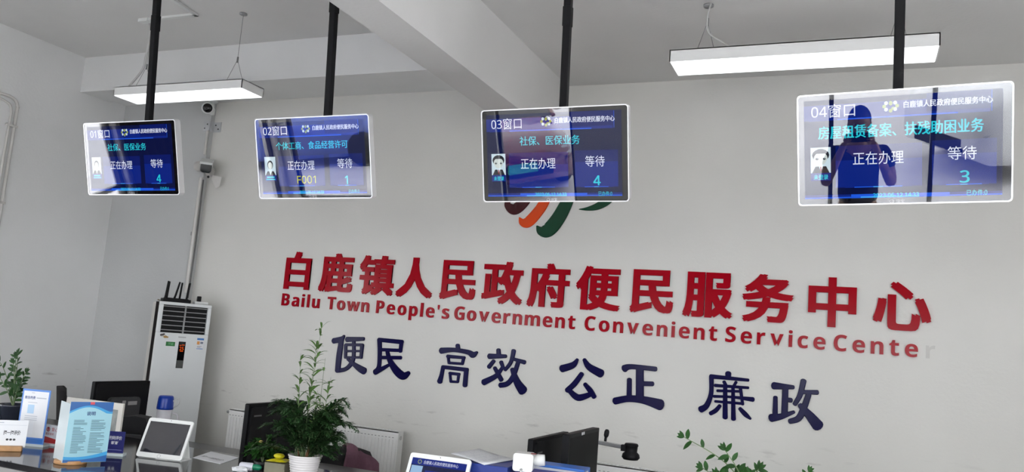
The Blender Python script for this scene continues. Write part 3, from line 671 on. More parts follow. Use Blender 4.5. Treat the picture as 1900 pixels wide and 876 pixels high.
# blue information stand with a pale side panel on a wooden foot
Mf, w = frame2((-3.403, -3.187, CZ), (-3.317, -3.018, CZ))
t = thing('information_stand', 'light blue notice stand with wavy dark blue borders at the counter front', 'notice stand'); t.matrix_world = Mf; h = .295
LB = mat('notice_light_blue', srgb(150, 196, 208), .3, noise=.02); DB = mat('notice_blue', srgb(2, 84, 152), .3, noise=.02); MBL = mat('notice_mid_blue', srgb(50, 150, 205), .3); TXTB = mat('notice_text', srgb(60, 92, 104), .6); TITB = mat('notice_title', srgb(14, 50, 110), .6); RDM = mat('notice_red', srgb(200, 70, 80), .5)
b = MB(); b.span((0, 0, .012), (w, .003, h))
def wave(z0f, z1f, m, y):
    n = 14; vs = []; 
    for k in range(n+1): u = k/n; vs += [(u*w, y, z0f(u)), (u*w, y, z1f(u))]
    b.add(vs, [(2*k, 2*k+2, 2*k+3, 2*k+1) for k in range(n)], m)
wave(lambda u: h-.055+.030*math.sin(PI*min(1, u*1.15)), lambda u: h, 2, -.0005)
wave(lambda u: h-.045+.028*math.sin(PI*min(1, u*1.1)), lambda u: h, 1, -.0009)
wave(lambda u: .013, lambda u: .040+.022*u**1.5-.008*math.sin(PI*u), 2, -.0005); wave(lambda u: .013, lambda u: .026+.018*u**1.5-.006*math.sin(PI*u), 1, -.0009)
b.text('说明', .020, w/2, h-.062, -.0013, 'CENTER', 4, offset=.02); b.plate(w*.45, h-.012, w*.55, h, -.0014, 5)
random.seed(3)
for c, (xa, xb) in enumerate(((.13, .47), (.53, .9))):
    z = h-.085
    for k in range(24):
        L = (xb-xa)*random.choice((.95, .7, .8, .5, .9)); 
        if random.random() < .88: b.plate(w*xa, z-.0024, w*(xa+L), z, -.0013, 3)
        z -= .0066
b.build('front_panel', [LB, DB, MBL, TXTB, TITB, RDM], t)
g = Mf.inverted() @ Vector((-3.538, -3.13, CZ))
Mg, wg = frame2((g.x, g.y, 0), (0, 0, 0))
MB().span((0, 0, .012), (wg, .003, .285), 0, Mg).build('side_panel', ACRYL, t)
c = Mf.inverted() @ Vector((-3.42, -3.10, CZ))
MB().span((-.015, -.05, 0), (.012, .05, .012), 0, T(c.x, c.y, 0)).build('foot_pad', WOOD, t)
MB().lathe([(.001, 0), (.072, 0), (.072, .018), (.001, .018)], 28, 0, T(c.x-.02, c.y+.01, 0)).build('wooden_base', WOOD, t, bevel=.003)
# pale notice behind it, in a white frame
Mf, w = frame2((-3.98, -2.74, CZ), (-3.60, -2.70, CZ))
t = thing('display_frame', 'wide white framed panel with grey picture standing behind the blue notice stand', 'frame'); t.matrix_world = Mf; h = .245
MB().span((0, 0, 0), (w, .012, h)).span((.02, -.001, .03), (w-.03, .0, h-.035), 1).build('panel', [mat('ivory_board', (.66, .63, .57), .5, noise=.03), mat('grey_print_area', (.24, .25, .23), .4, noise=.3, nscale=20)], t)
MB().span((.05, .0, 0), (w-.05, .06, .01)).build('foot', ACRYL, t)
# QR notice (square code left out) with blue border
Mf, w = frame2((-4.032, -2.968, CZ), (-3.890, -2.915, CZ))
t = thing('notice_stand', 'tall white notice with blue border in a clear stand', 'notice stand'); t.matrix_world = Mf; h = .292
NB = mat('notice_border', srgb(90, 135, 205), .3, noise=.03)
b = MB(); b.span((0, 0, .012), (w, .003, h), 1); b.plate(.008, .045, w-.008, h-.010, -.0005, 0); b.plate(.006, .016, w-.006, .040, -.0006, 2)
b.text('微信缴费', .017, .016, h-.050, -.001, m=3, fitw=.058, offset=.015); b.plate(.080, h-.046, w-.018, h-.041, -.001, 5); b.plate(.05, h-.020, .068, h-.017, -.001, 5)
b.plate(.038, h-.070, .088, h-.067, -.001, 5); b.plate(.040, h-.125, .075, h-.080, -.001, 4)
for z in (.137, .147, .156): b.plate(.03, h-z-.003, .098, h-z, -.001, 5)
b.plate(.032, .06, .085, .13, -.001, 6)
b.build('sheet', [PAPER, NB, mat('notice_band', srgb(35, 105, 185), .3), mat('notice_navy', srgb(60, 80, 135), .5), mat('pale_blue_patch', srgb(170, 200, 225), .4), mat('faint_print', srgb(175, 180, 190), .6), mat('pale_patch', srgb(225, 228, 232), .5)], t)
MB().span((-.004, -.004, 0), (w+.004, .05, .012)).build('clear_base', ACRYL, t)
# small white sign on a wooden base
Mf, w = frame2((-3.845, -3.185, CZ), (-3.958, -2.998, CZ)); Mf = Mf @ T(-.0, 0, 0)
Mf, w = frame2((-3.96, -3.185, CZ), (-3.84, -3.055, CZ))
t = thing('desk_sign', 'small white sign slotted in a wooden base at the left end of the counter', 'desk sign'); t.matrix_world = Mf; h = .150
b = MB(); b.span((-.02, 0, .018), (w, .004, h)); b.text('扫一扫评价', .024, w*.42, .080, -.0006, m=1, offset=.02, fitw=w*.42); b.text('●●●', .014, w*.50, .050, -.0006, m=1, fitw=w*.24)
b.plate(.0, h-.014, w*.40, h-.010, -.0006, 2); b.plate(-.015, h-.024, w-.006, h-.023, -.0006, 2)
for k in range(8): b.plate(.005+.004*(k % 3), .050+.008*k, .03+.004*(k % 2), .054+.008*k, -.0006, 2)
b.build('sheet', [PAPER, INK, mat('faint_print')], t)
MB().span((-.03, -.03, 0), (w-.01, .03, .026)).build('wooden_base', WOOD, t, bevel=.004)
# red and white card, navy card
Mf, w = frame2((-3.975, -2.855, CZ), (-3.885, -2.845, CZ))
t = thing('desk_card', 'small white card with red print and red lower corner, left of the blue stand', 'card'); t.matrix_world = Mf; h = .105
b = MB(); b.span((0, 0, .01), (w, .003, h)); b.add([(0, -.0006, .011), (w, -.0006, .011), (w, -.0006, .034), (0, -.0006, .046)], [(0, 1, 2, 3)], 1)
b.lathe([(.008, 0), (.012, 0)], 14, 1, T(.028, -.0007, .082) @ RX(PI/2)); b.plate(.024, .076, .032, .090, -.0008, 1); b.text('爱心', .022, .05, .075, -.0008, m=1); b.text('便民服务', .014, .014, .054, -.0008, m=1)
b.build('sheet', [PAPER, mat('card_red', srgb(175, 25, 30), .4, noise=.04)], t); MB().span((-.003, -.01, 0), (w+.003, .03, .010)).build('clear_base', ACRYL, t)
Mf, w = frame2((-3.535, -2.852, CZ), (-3.446, -2.803, CZ))
t = thing('desk_card', 'small navy card with white print between blue stand and tablet', 'card'); t.matrix_world = Mf; h = .122
b = MB(); b.span((0, 0, .014), (w, .003, h)); b.text('扫码评价', .020, .026, .082, -.0008, m=1, offset=.015, fitw=.062); b.text('谢谢', .018, .036, .058, -.0008, m=1, offset=.02); b.plate(.02, .028, w-.008, .031, -.0006, 2)
b.build('sheet', [mat('card_navy', srgb(42, 44, 108), .35, noise=.03), PAPER, mat('card_line', srgb(120, 125, 170), .5)], t); MB().span((-.003, -.012, 0), (w+.006, .04, .012)).build('clear_base', ACRYL, t)
# evaluation tablets
def tablet(a, b_, lean, label, lit):
    Mf, w = frame2(a, b_); t = thing('tablet', label, 'tablet', group=None); t.matrix_world = Mf; Hh = w*.80; ML = T(0, 0, .006) @ RX(-lean)
    pr = rrect(w, Hh, .012, cx=w/2, cy=Hh/2)
    MB().prism(pr, 0, .010, 0, ML).build('casing', WHITE, t, bevel=.002)
    i0, i1, j0, j1 = w*.055, w*.945, Hh*.12, Hh*.91
    if lit:
        s = MB(); s.plate(i0, j0, i1, j1, -.0006, 0, ML); s.plate(i0, j1-.030, i1, j1, -.0009, 1, ML)
        s.text('白鹿镇人民政府便民服务中心', .017, i0+w*.20, j1-.022, -.0012, m=2, M=ML, fitw=w*.56)
        for k in range(8): a_ = 2*PI*k/8; s.plate(i0+w*.13+.008*math.cos(a_)-.002, j1-.016+.008*math.sin(a_)-.002, i0+w*.13+.008*math.cos(a_)+.002, j1-.016+.008*math.sin(a_)+.002, -.0012, 3, ML)
        s.plate(i0+.004, j1-.09, i0+w*.2, j1-.034, -.0012, 4, ML); s.plate(i0+w*.25, j1-.09, i1-.01, j1-.05, -.0012, 1, ML)
        s.build('screen', [S_NAVY, S_BLUE, S_WHITE, S_GOLD, emat('screen_pale', srgb(150, 185, 220))], t)
    else:
        MB().plate(i0, j0, i1, j1, -.0006, 0, ML).build('screen', mat('tablet_screen_off', (.012, .012, .02), .05, spec=.8), t)
    MB().plate(i0, j0, i1, j1, -.0022, 0, ML).build('front_glass', glass_mat('tablet_glass', 1.5), t)
    MB().lathe([(.008, 0), (.0095, 0)], 16, 0, ML @ T(w/2, -.0008, Hh*.055) @ RX(PI/2)).ball((w/2, -.0003, Hh*.965), .0022, 1, ML, n=8, k=4).build('button', [GREY, INK], t)
    s = MB(); dy = math.sin(lean)*Hh*.72; z = math.cos(lean)*Hh*.72
    s.add([(w*.42, .008, .004), (w*.98, .012, .004), (w*.98, dy+.05, .004), (w*.42, dy+.05, .004), (w*.42, .008, .0), (w*.98, .012, .0), (w*.98, dy+.05, 0), (w*.42, dy+.05, 0)],
          [(0, 1, 2, 3), (4, 7, 6, 5), (0, 4, 5, 1), (1, 5, 6, 2), (2, 6, 7, 3), (3, 7, 4, 0)])
    s.add([(w*.80, dy+.016, z), (w*.90, dy+.016, z), (w*.94, dy+.046, .003), (w*.76, dy+.046, .003), (w*.80, dy+.022, z), (w*.90, dy+.022, z), (w*.94, dy+.05, .003), (w*.76, dy+.05, .003)],
          [(0, 3, 2, 1), (4, 5, 6, 7), (0, 1, 5, 4), (1, 2, 6, 5), (2, 3, 7, 6), (3, 0, 4, 7)])
    s.build('stand', WHITE, t); return t
tablet((-3.392, -2.770, CZ), (-3.142, -2.712, CZ), .40, 'white tablet on a stand with dark blank screen, left part of the counter', False)
tablet((-1.805, -2.815, CZ), (-1.515, -2.79, CZ), .42, 'white tablet with a lit blue screen at the bottom edge, left of the blue boxes', True)
# sheets of paper lying on the counter
b = MB(); b.add([(-3.20, -2.57, CZ+.002), (-2.985, -2.60, CZ+.002), (-3.055, -2.385, CZ+.003), (-3.285, -2.345, CZ+.002)], [(0, 1, 2, 3)])
b.add([(-3.20, -2.57, CZ+.0001), (-2.985, -2.60, CZ+.0001), (-3.055, -2.385, CZ+.0001), (-3.285, -2.345, CZ+.0001)], [(3, 2, 1, 0)])
b.f += [[0, 4, 5, 1], [1, 5, 6, 2], [2, 6, 7, 3], [3, 7, 4, 0]]; b.mi += [0]*4; b.sm += [False]*4
b.text('评价', .042, 0, 0, 0, m=1, M=T(-3.12, -2.53, CZ+.0035) @ RZ(-.15) @ RX(-PI/2)); b.text('扫一扫', .036, 0, 0, 0, m=1, M=T(-3.21, -2.51, CZ+.0035) @ RZ(-.15) @ RX(-PI/2))
tag(b.build('paper_sheet', [PAPER, mat('print_grey', (.16, .16, .17), .6)]), 'white printed sheet lying on the counter right of the tablet', 'paper')

# ------------------------------------------------------------------ desktop monitors (edge-on, facing along the counter)
def monitor(loc, rz, w, h, label, kind, base_z):
    t = thing('computer_monitor', label, 'monitor', loc, (0, 0, rz))      # x along the width, -y the side that is seen
    z0 = base_z
    pr = rrect(w, h, .008, cx=0, cy=z0+h/2)
    if kind == 'front':
        b = MB(); b.prism(pr, 0, .035); b.build('casing', BLACK, t, bevel=.002)
        MB().plate(-w/2+.016, z0+.02, w/2-.016, z0+h-.018, -.0008).build('screen', mat('monitor_screen_off', (.020, .021, .020), .6, spec=.06, noise=.2, nscale=4), t)
        f = MB().plate(-.060, z0+h-.017, -.036, z0+h-.003, -.0009).plate(-.032, z0+h-.016, -.010, z0+h-.002, -.0009)
        f.build('sticker', PAPER, t)
    else:
        b = MB(); b.prism(pr, 0, .028); b.prism(rrect(w*.94, h*.92, .02, cx=0, cy=z0+h/2), -.012, .002); b.build('casing', BLACK, t, bevel=.004)
        c = MB()
        if kind == 'back':
            c.prism(rrect(w*.55, h*.5, .03, cx=.0, cy=z0+h*.42), -.045, -.010); c.build('rear_housing', DGREY, t, bevel=.006)
            MB().plate(.02, z0+h*.50, .10, z0+h*.58, -.0465).plate(-.03, z0+h*.54, .0, z0+h*.60, -.0465).build('label_sticker', mat('grey_label', (.33, .32, .31), .5, noise=.1), t)
        else:
            c.plate(-w*.43, z0+h*.80, -w*.30, z0+h*.825, -.0125); c.build('maker_mark', mat('dim_print', (.12, .12, .12), .5), t)
        MB().plate(-w/2+.015, z0+.02, w/2-.015, z0+h-.015, .0288).build('screen', mat('monitor_screen_off'), t)
    MB().span((-.035, .0 if kind == 'front' else -.03, .012), (.035, .05 if kind == 'front' else .0, z0+h*.45)).build('neck', BLACK, t)
    MB().prism(rrect(.24, .13, .04), 0, .012, 0, RX(-PI/2) @ Matrix.Scale(-1, 4, (0, 1, 0))).build('base', BLACK, t)
    return t
DZ = .75
mat('monitor_screen_off', (.020, .021, .020), .6, spec=.06, noise=.2, nscale=4)
monitor((-4.80, -1.625, DZ), PI/2-.0, .48, .33, 'black monitor seen from its back, in front of the air conditioner', 'back', .058)
monitor((-3.12, -2.02, DZ), PI/2+.03, .52, .36, 'black monitor standing behind the potted fern', 'gloss', .068)
monitor((-1.43, -1.93, DZ), PI/2, .54, .36, 'black monitor with a faint maker mark, left of the stickered one', 'gloss', .068)
monitor((-1.262, -1.90, DZ), PI/2, .51, .40, 'black monitor with two white stickers on its top bezel', 'front', .068)
# document camera behind it
t = thing('document_camera', 'document camera with black round head on a steel arm behind the monitors', 'document camera', (-1.30, -1.50, DZ))
MB().prism(rrect(.26, .20, .03), 0, .03, 0, RX(-PI/2) @ Matrix.Scale(-1, 4, (0, 1, 0))).build('base', BLACK, t, bevel=.005)
MB().tube([(-.09, 0, .03), (-.09, 0, .36)], .011, 10).build('column', STEEL, t)
MB().box((0, 0, 0), (.25, .022, .022), 0, T(.035, 0, .372) @ RY(.06)).build('arm', STEEL, t, bevel=.003)
b = MB(); b.lathe([(.001, .045), (.034, .045), (.040, .035), (.036, .03), (.033, .0), (.046, -.012), (.050, -.030), (.040, -.042), (.001, -.042)], 24, 0, T(.185, 0, .345)); b.span((.13, -.018, .345), (.185, .018, .378))
b.build('camera_head', BLACK, t)
b = MB(); b.tube([(.035, 0, .384), (.037, 0, .41)], .008, 8); b.lathe([(.001, 0), (.010, .002), (.014, .012), (.014, .034), (.009, .044), (.001, .046)], 16, 0, T(.037, 0, .405) @ RY(.12)); b.build('knob', BLACK, t)

# ------------------------------------------------------------------ blue boxes, papers and the white gadget
BB = mat('box_blue', srgb(28, 52, 132), .4, noise=.05); BB2 = mat('box_violet_blue', srgb(52, 58, 150), .35, noise=.05); BB3 = mat('binder_bright_blue', srgb(58, 112, 196), .35, noise=.04)
def file_box(loc, rz, w, d, h, m, label, name='file_box', lift=0):
    t = thing(name, label, 'file box' if name == 'file_box' else 'binder', loc, (0, 0, rz), None)
    MB().span((0, 0, 0), (w, d, h-.035)).build('body', m, t, bevel=.003)
    MB().span((-.002, -.002, h-.036), (w+.002, d+.002, h)).build('lid', m, t, bevel=.003); return t
file_box((-1.575, -2.66, CZ), .12, .20, .28, .200, BB, 'dark blue file box with a paper on top, left of the white gadget')
file_box((-1.345, -2.62, CZ), .10, .28, .15, .185, BB2, 'violet blue file box right of the white gadget')
t = thing('ring_binder', 'bright blue binder lying behind the violet blue box', 'binder', (-1.385, -2.43, CZ), (0, 0, .05))
MB().span((0, 0, 0), (.29, .11, .012)).span((0, 0, .190), (.29, .11, .202)).span((0, .10, 0), (.29, .11, .20)).build('cover', BB3, t, bevel=.003)
MB().span((.006, .006, .012), (.284, .10, .19)).build('page_block', PAPER, t)
b = MB(); nx, ny = 8, 5; vs = []
for j in range(ny+1):
    for i in range(nx+1):
        u, v = i/nx, j/ny; x = -1.700+.26*u+.055*(1-v)*.9*0+.10*v*.0; 
        p = Vector((-1.70, -2.545, 0)).lerp(Vector((-1.475, -2.665, 0)), u).lerp(Vector((-1.665, -2.31, 0)).lerp(Vector((-1.43, -2.42, 0)), u), v)
        vs.append((p.x, p.y, CZ+.2035+.006*math.sin(PI*u)*(1-v)+.004*v+.008*(1-u)**3))
fs = [(j*(nx+1)+i, j*(nx+1)+i+1, (j+1)*(nx+1)+i+1, (j+1)*(nx+1)+i) for j in range(ny) for i in range(nx)]
b.add(vs, fs, 0, None, True)
lines = MB()
o = b.build('paper_sheet', PAPER); tag(o, 'white sheets of paper lying across the dark blue file box', 'paper')
sd = o.modifiers.new('thick', 'SOLIDIFY'); sd.thickness = .0035; sd.offset = -1
random.seed(5); pr_ = MB()
for k in range(9):
    for q in range(4):
        u = .12+.2*q+random.random()*.05; v = .1+.09*k; L = random.random()*.12+.03
        def PP(u, v):
            p = Vector((-1.70, -2.545, 0)).lerp(Vector((-1.475, -2.665, 0)), u).lerp(Vector((-1.665, -2.31, 0)).lerp(Vector((-1.43, -2.42, 0)), u), v)
            return (p.x, p.y, CZ+.2038+.006*math.sin(PI*u)*(1-v)+.004*v+.008*(1-u)**3+.0006)
        pr_.quad(PP(u, v), PP(u+L, v), PP(u+L, v+.018), PP(u, v+.018))
pr_.build('print', mat('pale_print', (.55, .56, .60), .7), o)
t = thing('desk_camera', 'small white boxy gadget with a white cable on the blue boxes', 'gadget', (-1.325, -2.575, CZ+.186), (0, 0, .25))
MB().prism(rrect(.088, .076, .012, cx=0, cy=.040), -.04, .04).build('body', WHITE, t, bevel=.006)
MB().lathe([(.001, .0), (.022, 0), (.026, .02), (.024, .05), (.001, .052)], 16, 0, T(.04, .01, .048) @ RY(PI/2-.1)).build('nozzle', WHITE, t)
MB().span((.030, -.02, .0775), (.052, .0, .080)).build('red_button', mat('dull_red', (.22, .03, .03), .5), t)
MB().tube(catmull([(-.005, -.041, .008), (-.005, -.052, -.005), (-.006, -.055, -.06), (-.006, -.06, -.17), (-.03, -.10, -.182)], 6), .0032, 6).build('cable', WHITE, t)
MB().tube([(-.005, -.040, .010), (-.005, -.048, .010)], .006, 8).build('plug', GREY, t)

# ------------------------------------------------------------------ things on the desk behind the counter
t = thing('water_cup', 'blue-lidded white cup beside the left monitor', 'cup', (-4.70, -1.31, DZ), (0, 0, .75))
MB().lathe([(.001, 0), (.044, 0), (.052, .05), (.054, .19), (.05, .19)], 24).build('body', mat('white_ceramic', (.75, .74, .78), .25), t)
MB().lathe([(.001, .286), (.046, .286), (.052, .279), (.055, .262), (.059, .200), (.059, .188), (.05, .186)], 24).build('lid', mat('lid_blue', srgb(15, 62, 170), .3, noise=.05), t)
MB().tube(catmull([(.05, -.0, .16), (.09, 0, .15), (.095, 0, .09), (.05, 0, .06)], 5), .007, 8).build('handle', mat('white_ceramic'), t)
MB().tube(catmull([(.052, -.02, .25), (.085, -.03, .275), (.092, -.03, .235), (.06, -.02, .205)], 5), .005, 8).build('strap', mat('clear_grey', (.6, .6, .6), .3), t)
def office_chair(loc, rz, label, zt):
    t = thing('office_chair', label, 'chair', loc, (0, 0, rz)); FAB = mat('black_mesh_fabric', (.014, .013, .014), .85, noise=.2, nscale=60)
    b = MB(); nx, nz = 10, 8; vs = []
    for j in range(nz+1):
        for i in range(nx+1):
            u = i/nx*2-1; v = j/nz; w = .23*(1-.25*max(0, v-.6)**2*6); vs.append((u*w, -.22-.06*v+.06*(1-u*u)*-.6+.02, .48+(zt-.48)*v-.03*abs(u)**3*(v > .8)))
    b.add(vs, [(j*(nx+1)+i, j*(nx+1)+i+1, (j+1)*(nx+1)+i+1, (j+1)*(nx+1)+i) for j in range(nz) for i in range(nx)], 0, None, True)
    o = b.build('backrest', FAB, t); s = o.modifiers.new('thick', 'SOLIDIFY'); s.thickness = .045; s.offset = 0
    MB().prism(rrect(.50, .48, .10), -.035, .035, 0, T(0, 0, .45) @ RX(PI/2)).build('seat', FAB, t, bevel=.02)
    MB().tube([(0, 0, .08), (0, 0, .42)], .025, 12).build('gas_column', STEEL, t)
    MB().box((0, -.20, .46), (.06, .10, .03)).build('back_bracket', BLACK, t)
    for s in (-1, 1): MB().tube(catmull([(s*.24, -.12, .46), (s*.29, -.12, .56), (s*.29, -.10, .66), (s*.28, .06, .67)], 5), .018, 8).build('armrest', BLACK, t)
    for k in range(5):
        a = 2*PI*k/5; e = (.28*math.cos(a), .28*math.sin(a), .075)
        l = MB().tube([(0, 0, .09), e], [.025, .015], 8).build('leg', BLACK, t); MB().ball((e[0], e[1], .03), .03, n=10, k=6).build('caster', BLACK, l)
    return t
office_chair((-5.99, -.80, 0), -.68, 'black office chair by the left wall, its top showing between two notices', .96)
t = thing('document_scanner', 'black rounded desktop device behind the white tablet, below the left monitor', 'desk device', (-4.37, -1.93, DZ), (0, 0, .5))
pts = [(-.135, 0), (.135, 0), (.15, .05), (.145, .15), (.12, .205), (.05, .215), (-.05, .20), (-.12, .165), (-.15, .09)]
MB().prism(pts, -.06, .06).build('body', BLACK, t, bevel=.015, seg=3)
MB().span((-.11, -.066, .03), (.11, -.058, .10)).build('paper_slot', DGREY, t, bevel=.004)
MB().span((-.10, -.05, .0), (.10, .09, .02)).build('foot', DGREY, t)
office_chair((-3.42, -.95, 0), .85, 'black office chair with a mauve coat over its back', .83)
# the coat lying over the chair
MAUVE = mat('mauve_cloth', srgb(112, 78, 92), .9, noise=.15, nscale=14, bump=.4, bscale=40)
Mc = T(-3.42, -.95, -.07) @ RZ(.85); b = MB(); nx, nz = 16, 16; vs = []
for j in range(nz+1):
    for i in range(nx+1):
        u = i/nx; v = j/nz; x = .0+.24*u; fold = .012*math.sin(u*17+v*3)+.010*math.sin(u*7-v*5)
        if v < .5: y = -.315-.02*math.sin(PI*v)+fold; z = .905-.30*(1-v*2)*(.55+.45*u)
        else: y = -.315+.10*min(1, (v-.5)*6)+fold; z = .925-.30*max(0, (v-.58))*1.6*(.6+.4*u)+.01*math.sin(u*9)
        vs.append((x, y, z-.13*u**1.6))
b.add(vs, [(j*(nx+1)+i, j*(nx+1)+i+1, (j+1)*(nx+1)+i+1, (j+1)*(nx+1)+i) for j in range(nz) for i in range(nx)], 0, Mc, True)
o = tag(b.build('coat', MAUVE), 'mauve coat draped over the chair back beside the fern', 'coat'); s = o.modifiers.new('thick', 'SOLIDIFY'); s.thickness = .012
# small things left of the flower pot
P0 = Vector((-2.69, -2.62, CZ))
t = thing('snack_packet', 'yellow topped packet on the counter left of the fern pot', 'packet', P0+Vector((.06, .03, 0)), (0, 0, .2))
b = MB(); b.span((-.055, -.04, 0), (.055, .04, .055)); b.build('box', mat('kraft_grey', (.20, .19, .13), .6, noise=.2), t, bevel=.004)
b = MB(); random.seed(11)
vs = [(x*.052+random.uniform(-.004, .004), y*.04, .057+.012*(1-x*x)*(1-y*y)+random.uniform(0, .008)) for y in (-1, -.5, 0, .5, 1) for x in (-1, -.5, 0, .5, 1)]
b.add(vs, [(j*5+i, j*5+i+1, j*5+i+6, j*5+i+5) for j in range(4) for i in range(4)]); b.build('yellow_wrapper', mat('yellow_wrap', srgb(215, 205, 30), .35, noise=.1), t)
MB().ball((.0, .0, .085), .022, sc=(1.3, 1, .6)).build('wrapper_knot', mat('yellow_wrap'), t)
t = thing('glue_bottle', 'small white bottle with green cap lying left of the yellow packet', 'bottle', P0+Vector((-.075, -.02, .02)), (0, 0, .35))
MB().lathe([(.001, -.05), (.017, -.048), (.02, -.04), (.02, .015), (.012, .022)], 16, 0, RY(PI/2)).build('body', mat('pale_plastic', (.62, .62, .68), .35), t)
MB().lathe([(.014, .018), (.015, .02), (.014, .05), (.006, .062), (.001, .064)], 16, 0, RY(PI/2)).build('cap', mat('cap_green', srgb(20, 120, 85), .4, noise=.05), t)
t = thing('tissue', 'crumpled white tissue by the green-capped bottle', 'tissue', P0+Vector((-.085, -.075, .0)))
random.seed(4); b = MB(); n, k = 12, 7
prof = [(max(1e-3, math.sin(PI*i/k)), -math.cos(PI*i/k)) for i in range(k+1)]
vs = [((.045+random.uniform(-.010, .010))*r*math.cos(2*PI*q/n), (.03+random.uniform(-.008, .008))*r*math.sin(2*PI*q/n), max(0, .012+.014*z+random.uniform(-.003, .003))) for r, z in prof for q in range(n)]
b.add(vs, [(i*n+q, i*n+(q+1) % n, (i+1)*n+(q+1) % n, (i+1)*n+q) for i in range(k) for q in range(n)]); b.build('sheet', PAPER, t)

# ------------------------------------------------------------------ plants
LEAF = mat('fern_leaf_dark', srgb(30, 62, 26), .5, noise=.35, nscale=14); LEAF2 = mat('stem_leaf_green', srgb(84, 118, 58), .5, noise=.25, nscale=20); LEAF3 = mat('oval_leaf_green', srgb(28, 64, 20), .5, spec=.2, noise=.3, nscale=18); STEMG = mat('stem_green', srgb(104, 122, 84), .6, noise=.1); STEMB = mat('stem_brown', srgb(104, 72, 44), .7, noise=.2); SOIL = mat('soil', (.04, .03, .02), .95, noise=.3)
def leaf(mb, p, d, nrm, L, w, m=0, droop=.0, k=4):
    """a pointed blade with a folded midrib"""
    d = d.normalized(); s = d.cross(nrm); s = s.normalized() if s.length > 1e-5 else d.orthogonal().normalized(); n = s.cross(d)
    vs = []
    for i in range(k+1):
        t = i/k; c = p+d*(L*t)+Vector((0, 0, -droop*L*t*t)); ww = w*math.sin(PI*min(1, .08+t*.92))**.8*(1-.15*t)
        vs += [c-s*ww/2+n*ww*.12, c, c+s*ww/2+n*ww*.12]
    mb.add(vs, [f for i in range(k) for f in ((3*i, 3*i+1, 3*i+4, 3*i+3), (3*i+1, 3*i+2, 3*i+5, 3*i+4))], m, None, True)
def rv(a=1): return Vector((random.uniform(-a, a), random.uniform(-a, a), random.uniform(-a, a)))
random.seed(21)
FP = Vector((-2.452, -2.62, CZ))
t = thing('potted_fern', 'bushy potted fern with tall thin shoots in a white ribbed pot', 'plant', FP)
pot = [(.001, 0), (.050, 0), (.056, .006)]
for k in range(9):
    r = .058+.020*(k+.5)/9; z = .006+.102*k/9; pot += [(r-.001, z+.001), (r+.0016, z+.0055), (r-.001, z+.0105)]
pot += [(.0815, .110), (.0825, .116), (.080, .118), (.076, .112), (.072, .09)]
MB().lathe(pot, 36).build('pot', mat('white_glaze', (.78, .75, .74), .3, noise=.03), t)
MB().lathe([(.001, .094), (.073, .092)], 24).build('soil', SOIL, t)
fo = MB(); st = MB()
# low dense fronds, each an arching rachis with many leaflets
def frond(a, L, up, wid, fine=26):
    d = Vector((math.cos(a), math.sin(a), 0)); P = [Vector((.02*math.cos(a), .02*math.sin(a), .10))]
    for k in range(1, 9):
        q = k/8; P.append(Vector((0, 0, .10))+d*(.02+L*.82*q**1.1)+Vector((0, 0, up*(math.sin(q*PI*.62))-.35*L*max(0, q-.55)**1.5)))
    st.tube(P, [.0022-.0016*i/8 for i in range(9)], 5, 0)
    Q = catmull([tuple(p) for p in P], 4)
    for i in range(5, len(Q)-1):
        q = i/len(Q); p = Vector(Q[i]); tn = (Vector(Q[i+1])-Vector(Q[i-1])).normalized(); sd = tn.cross(Vector((0, 0, 1)))
        sd = sd.normalized() if sd.length > 1e-4 else d.orthogonal()
        wl = wid*(math.sin(PI*(.12+.85*q))**.8)
        for s in (-1, 1):
            dd = (sd*s+tn*.75+rv(.15)).normalized()
            for m_ in range(3):
                leaf(fo, p+dd*wl*(m_*.30), (dd+tn*(.2-.4*(m_ % 2))+rv(.35)).normalized(), Vector((0, 0, 1))+rv(.3), wl*.52, wl*.26, 0, .15, 2)
for k in range(46):
    a = random.random()*2*PI; frond(a, random.uniform(.14, .24), random.uniform(.05, .26), random.uniform(.045, .065))
for a, L, up in ((PI*.95, .33, .22), (PI*1.05, .30, .16), (PI*.88, .36, .10), (-.15, .30, .14), (.1, .31, .20), (-.3, .26, .06), (PI*1.1, .33, .05), (PI, .28, .27), (.05, .22, .28), (.3, .22, .30)):
    frond(a, L, up, .055)
# tall shoots
def shoot(x0, x1, h, nl, ll, y=0.0):
    P = [(x0, y, .10), (x0*.8+x1*.2, y, .10+h*.35), (x0*.4+x1*.6, y*.9, .10+h*.7), (x1, y*.8, .10+h)]; Q = catmull(P, 10)
    st.tube(Q, [.0022-.0017*i/len(Q) for i in range(len(Q))], 5, 0)
    for k in range(nl):
        q = .42+.56*k/nl; p = Vector(Q[int(q*(len(Q)-1))]); s = -1 if k % 2 else 1
        for r in range(2):
            a = random.uniform(-1.1, 1.1)+(0 if s > 0 else PI); e = random.uniform(.5, 1.7)
            leaf(fo, p, Vector((math.cos(a), math.sin(a), e)), Vector((0, 0, 1))+rv(.3), ll*random.uniform(.7, 1.25)*(1.2-.45*q), .0125, 1, .45, 5)
shoot(-.02, .015, .66, 15, .10); shoot(-.015, -.005, .56, 16, .11); shoot(-.06, -.095, .50, 9, .095); shoot(.05, .055, .49, 4, .05); shoot(.02, .03, .33, 8, .07); shoot(.07, .10, .40, 11, .10); shoot(-.05, -.085, .33, 8, .09); shoot(.09, .12, .26, 7, .09)
fo.build('foliage', [LEAF, LEAF2], t); st.build('stem', STEMG, t)
b = MB()
for k in range(7):
    a = random.random()*6.28; b.tube([(.03*math.cos(a), .03*math.sin(a), .09), (.04*math.cos(a+.3), .04*math.sin(a+.3), .17), (.06*math.cos(a+.5), .06*math.sin(a+.5), .24)], [.004, .003, .002], 6)
b.build('dry_stem', STEMB, t)
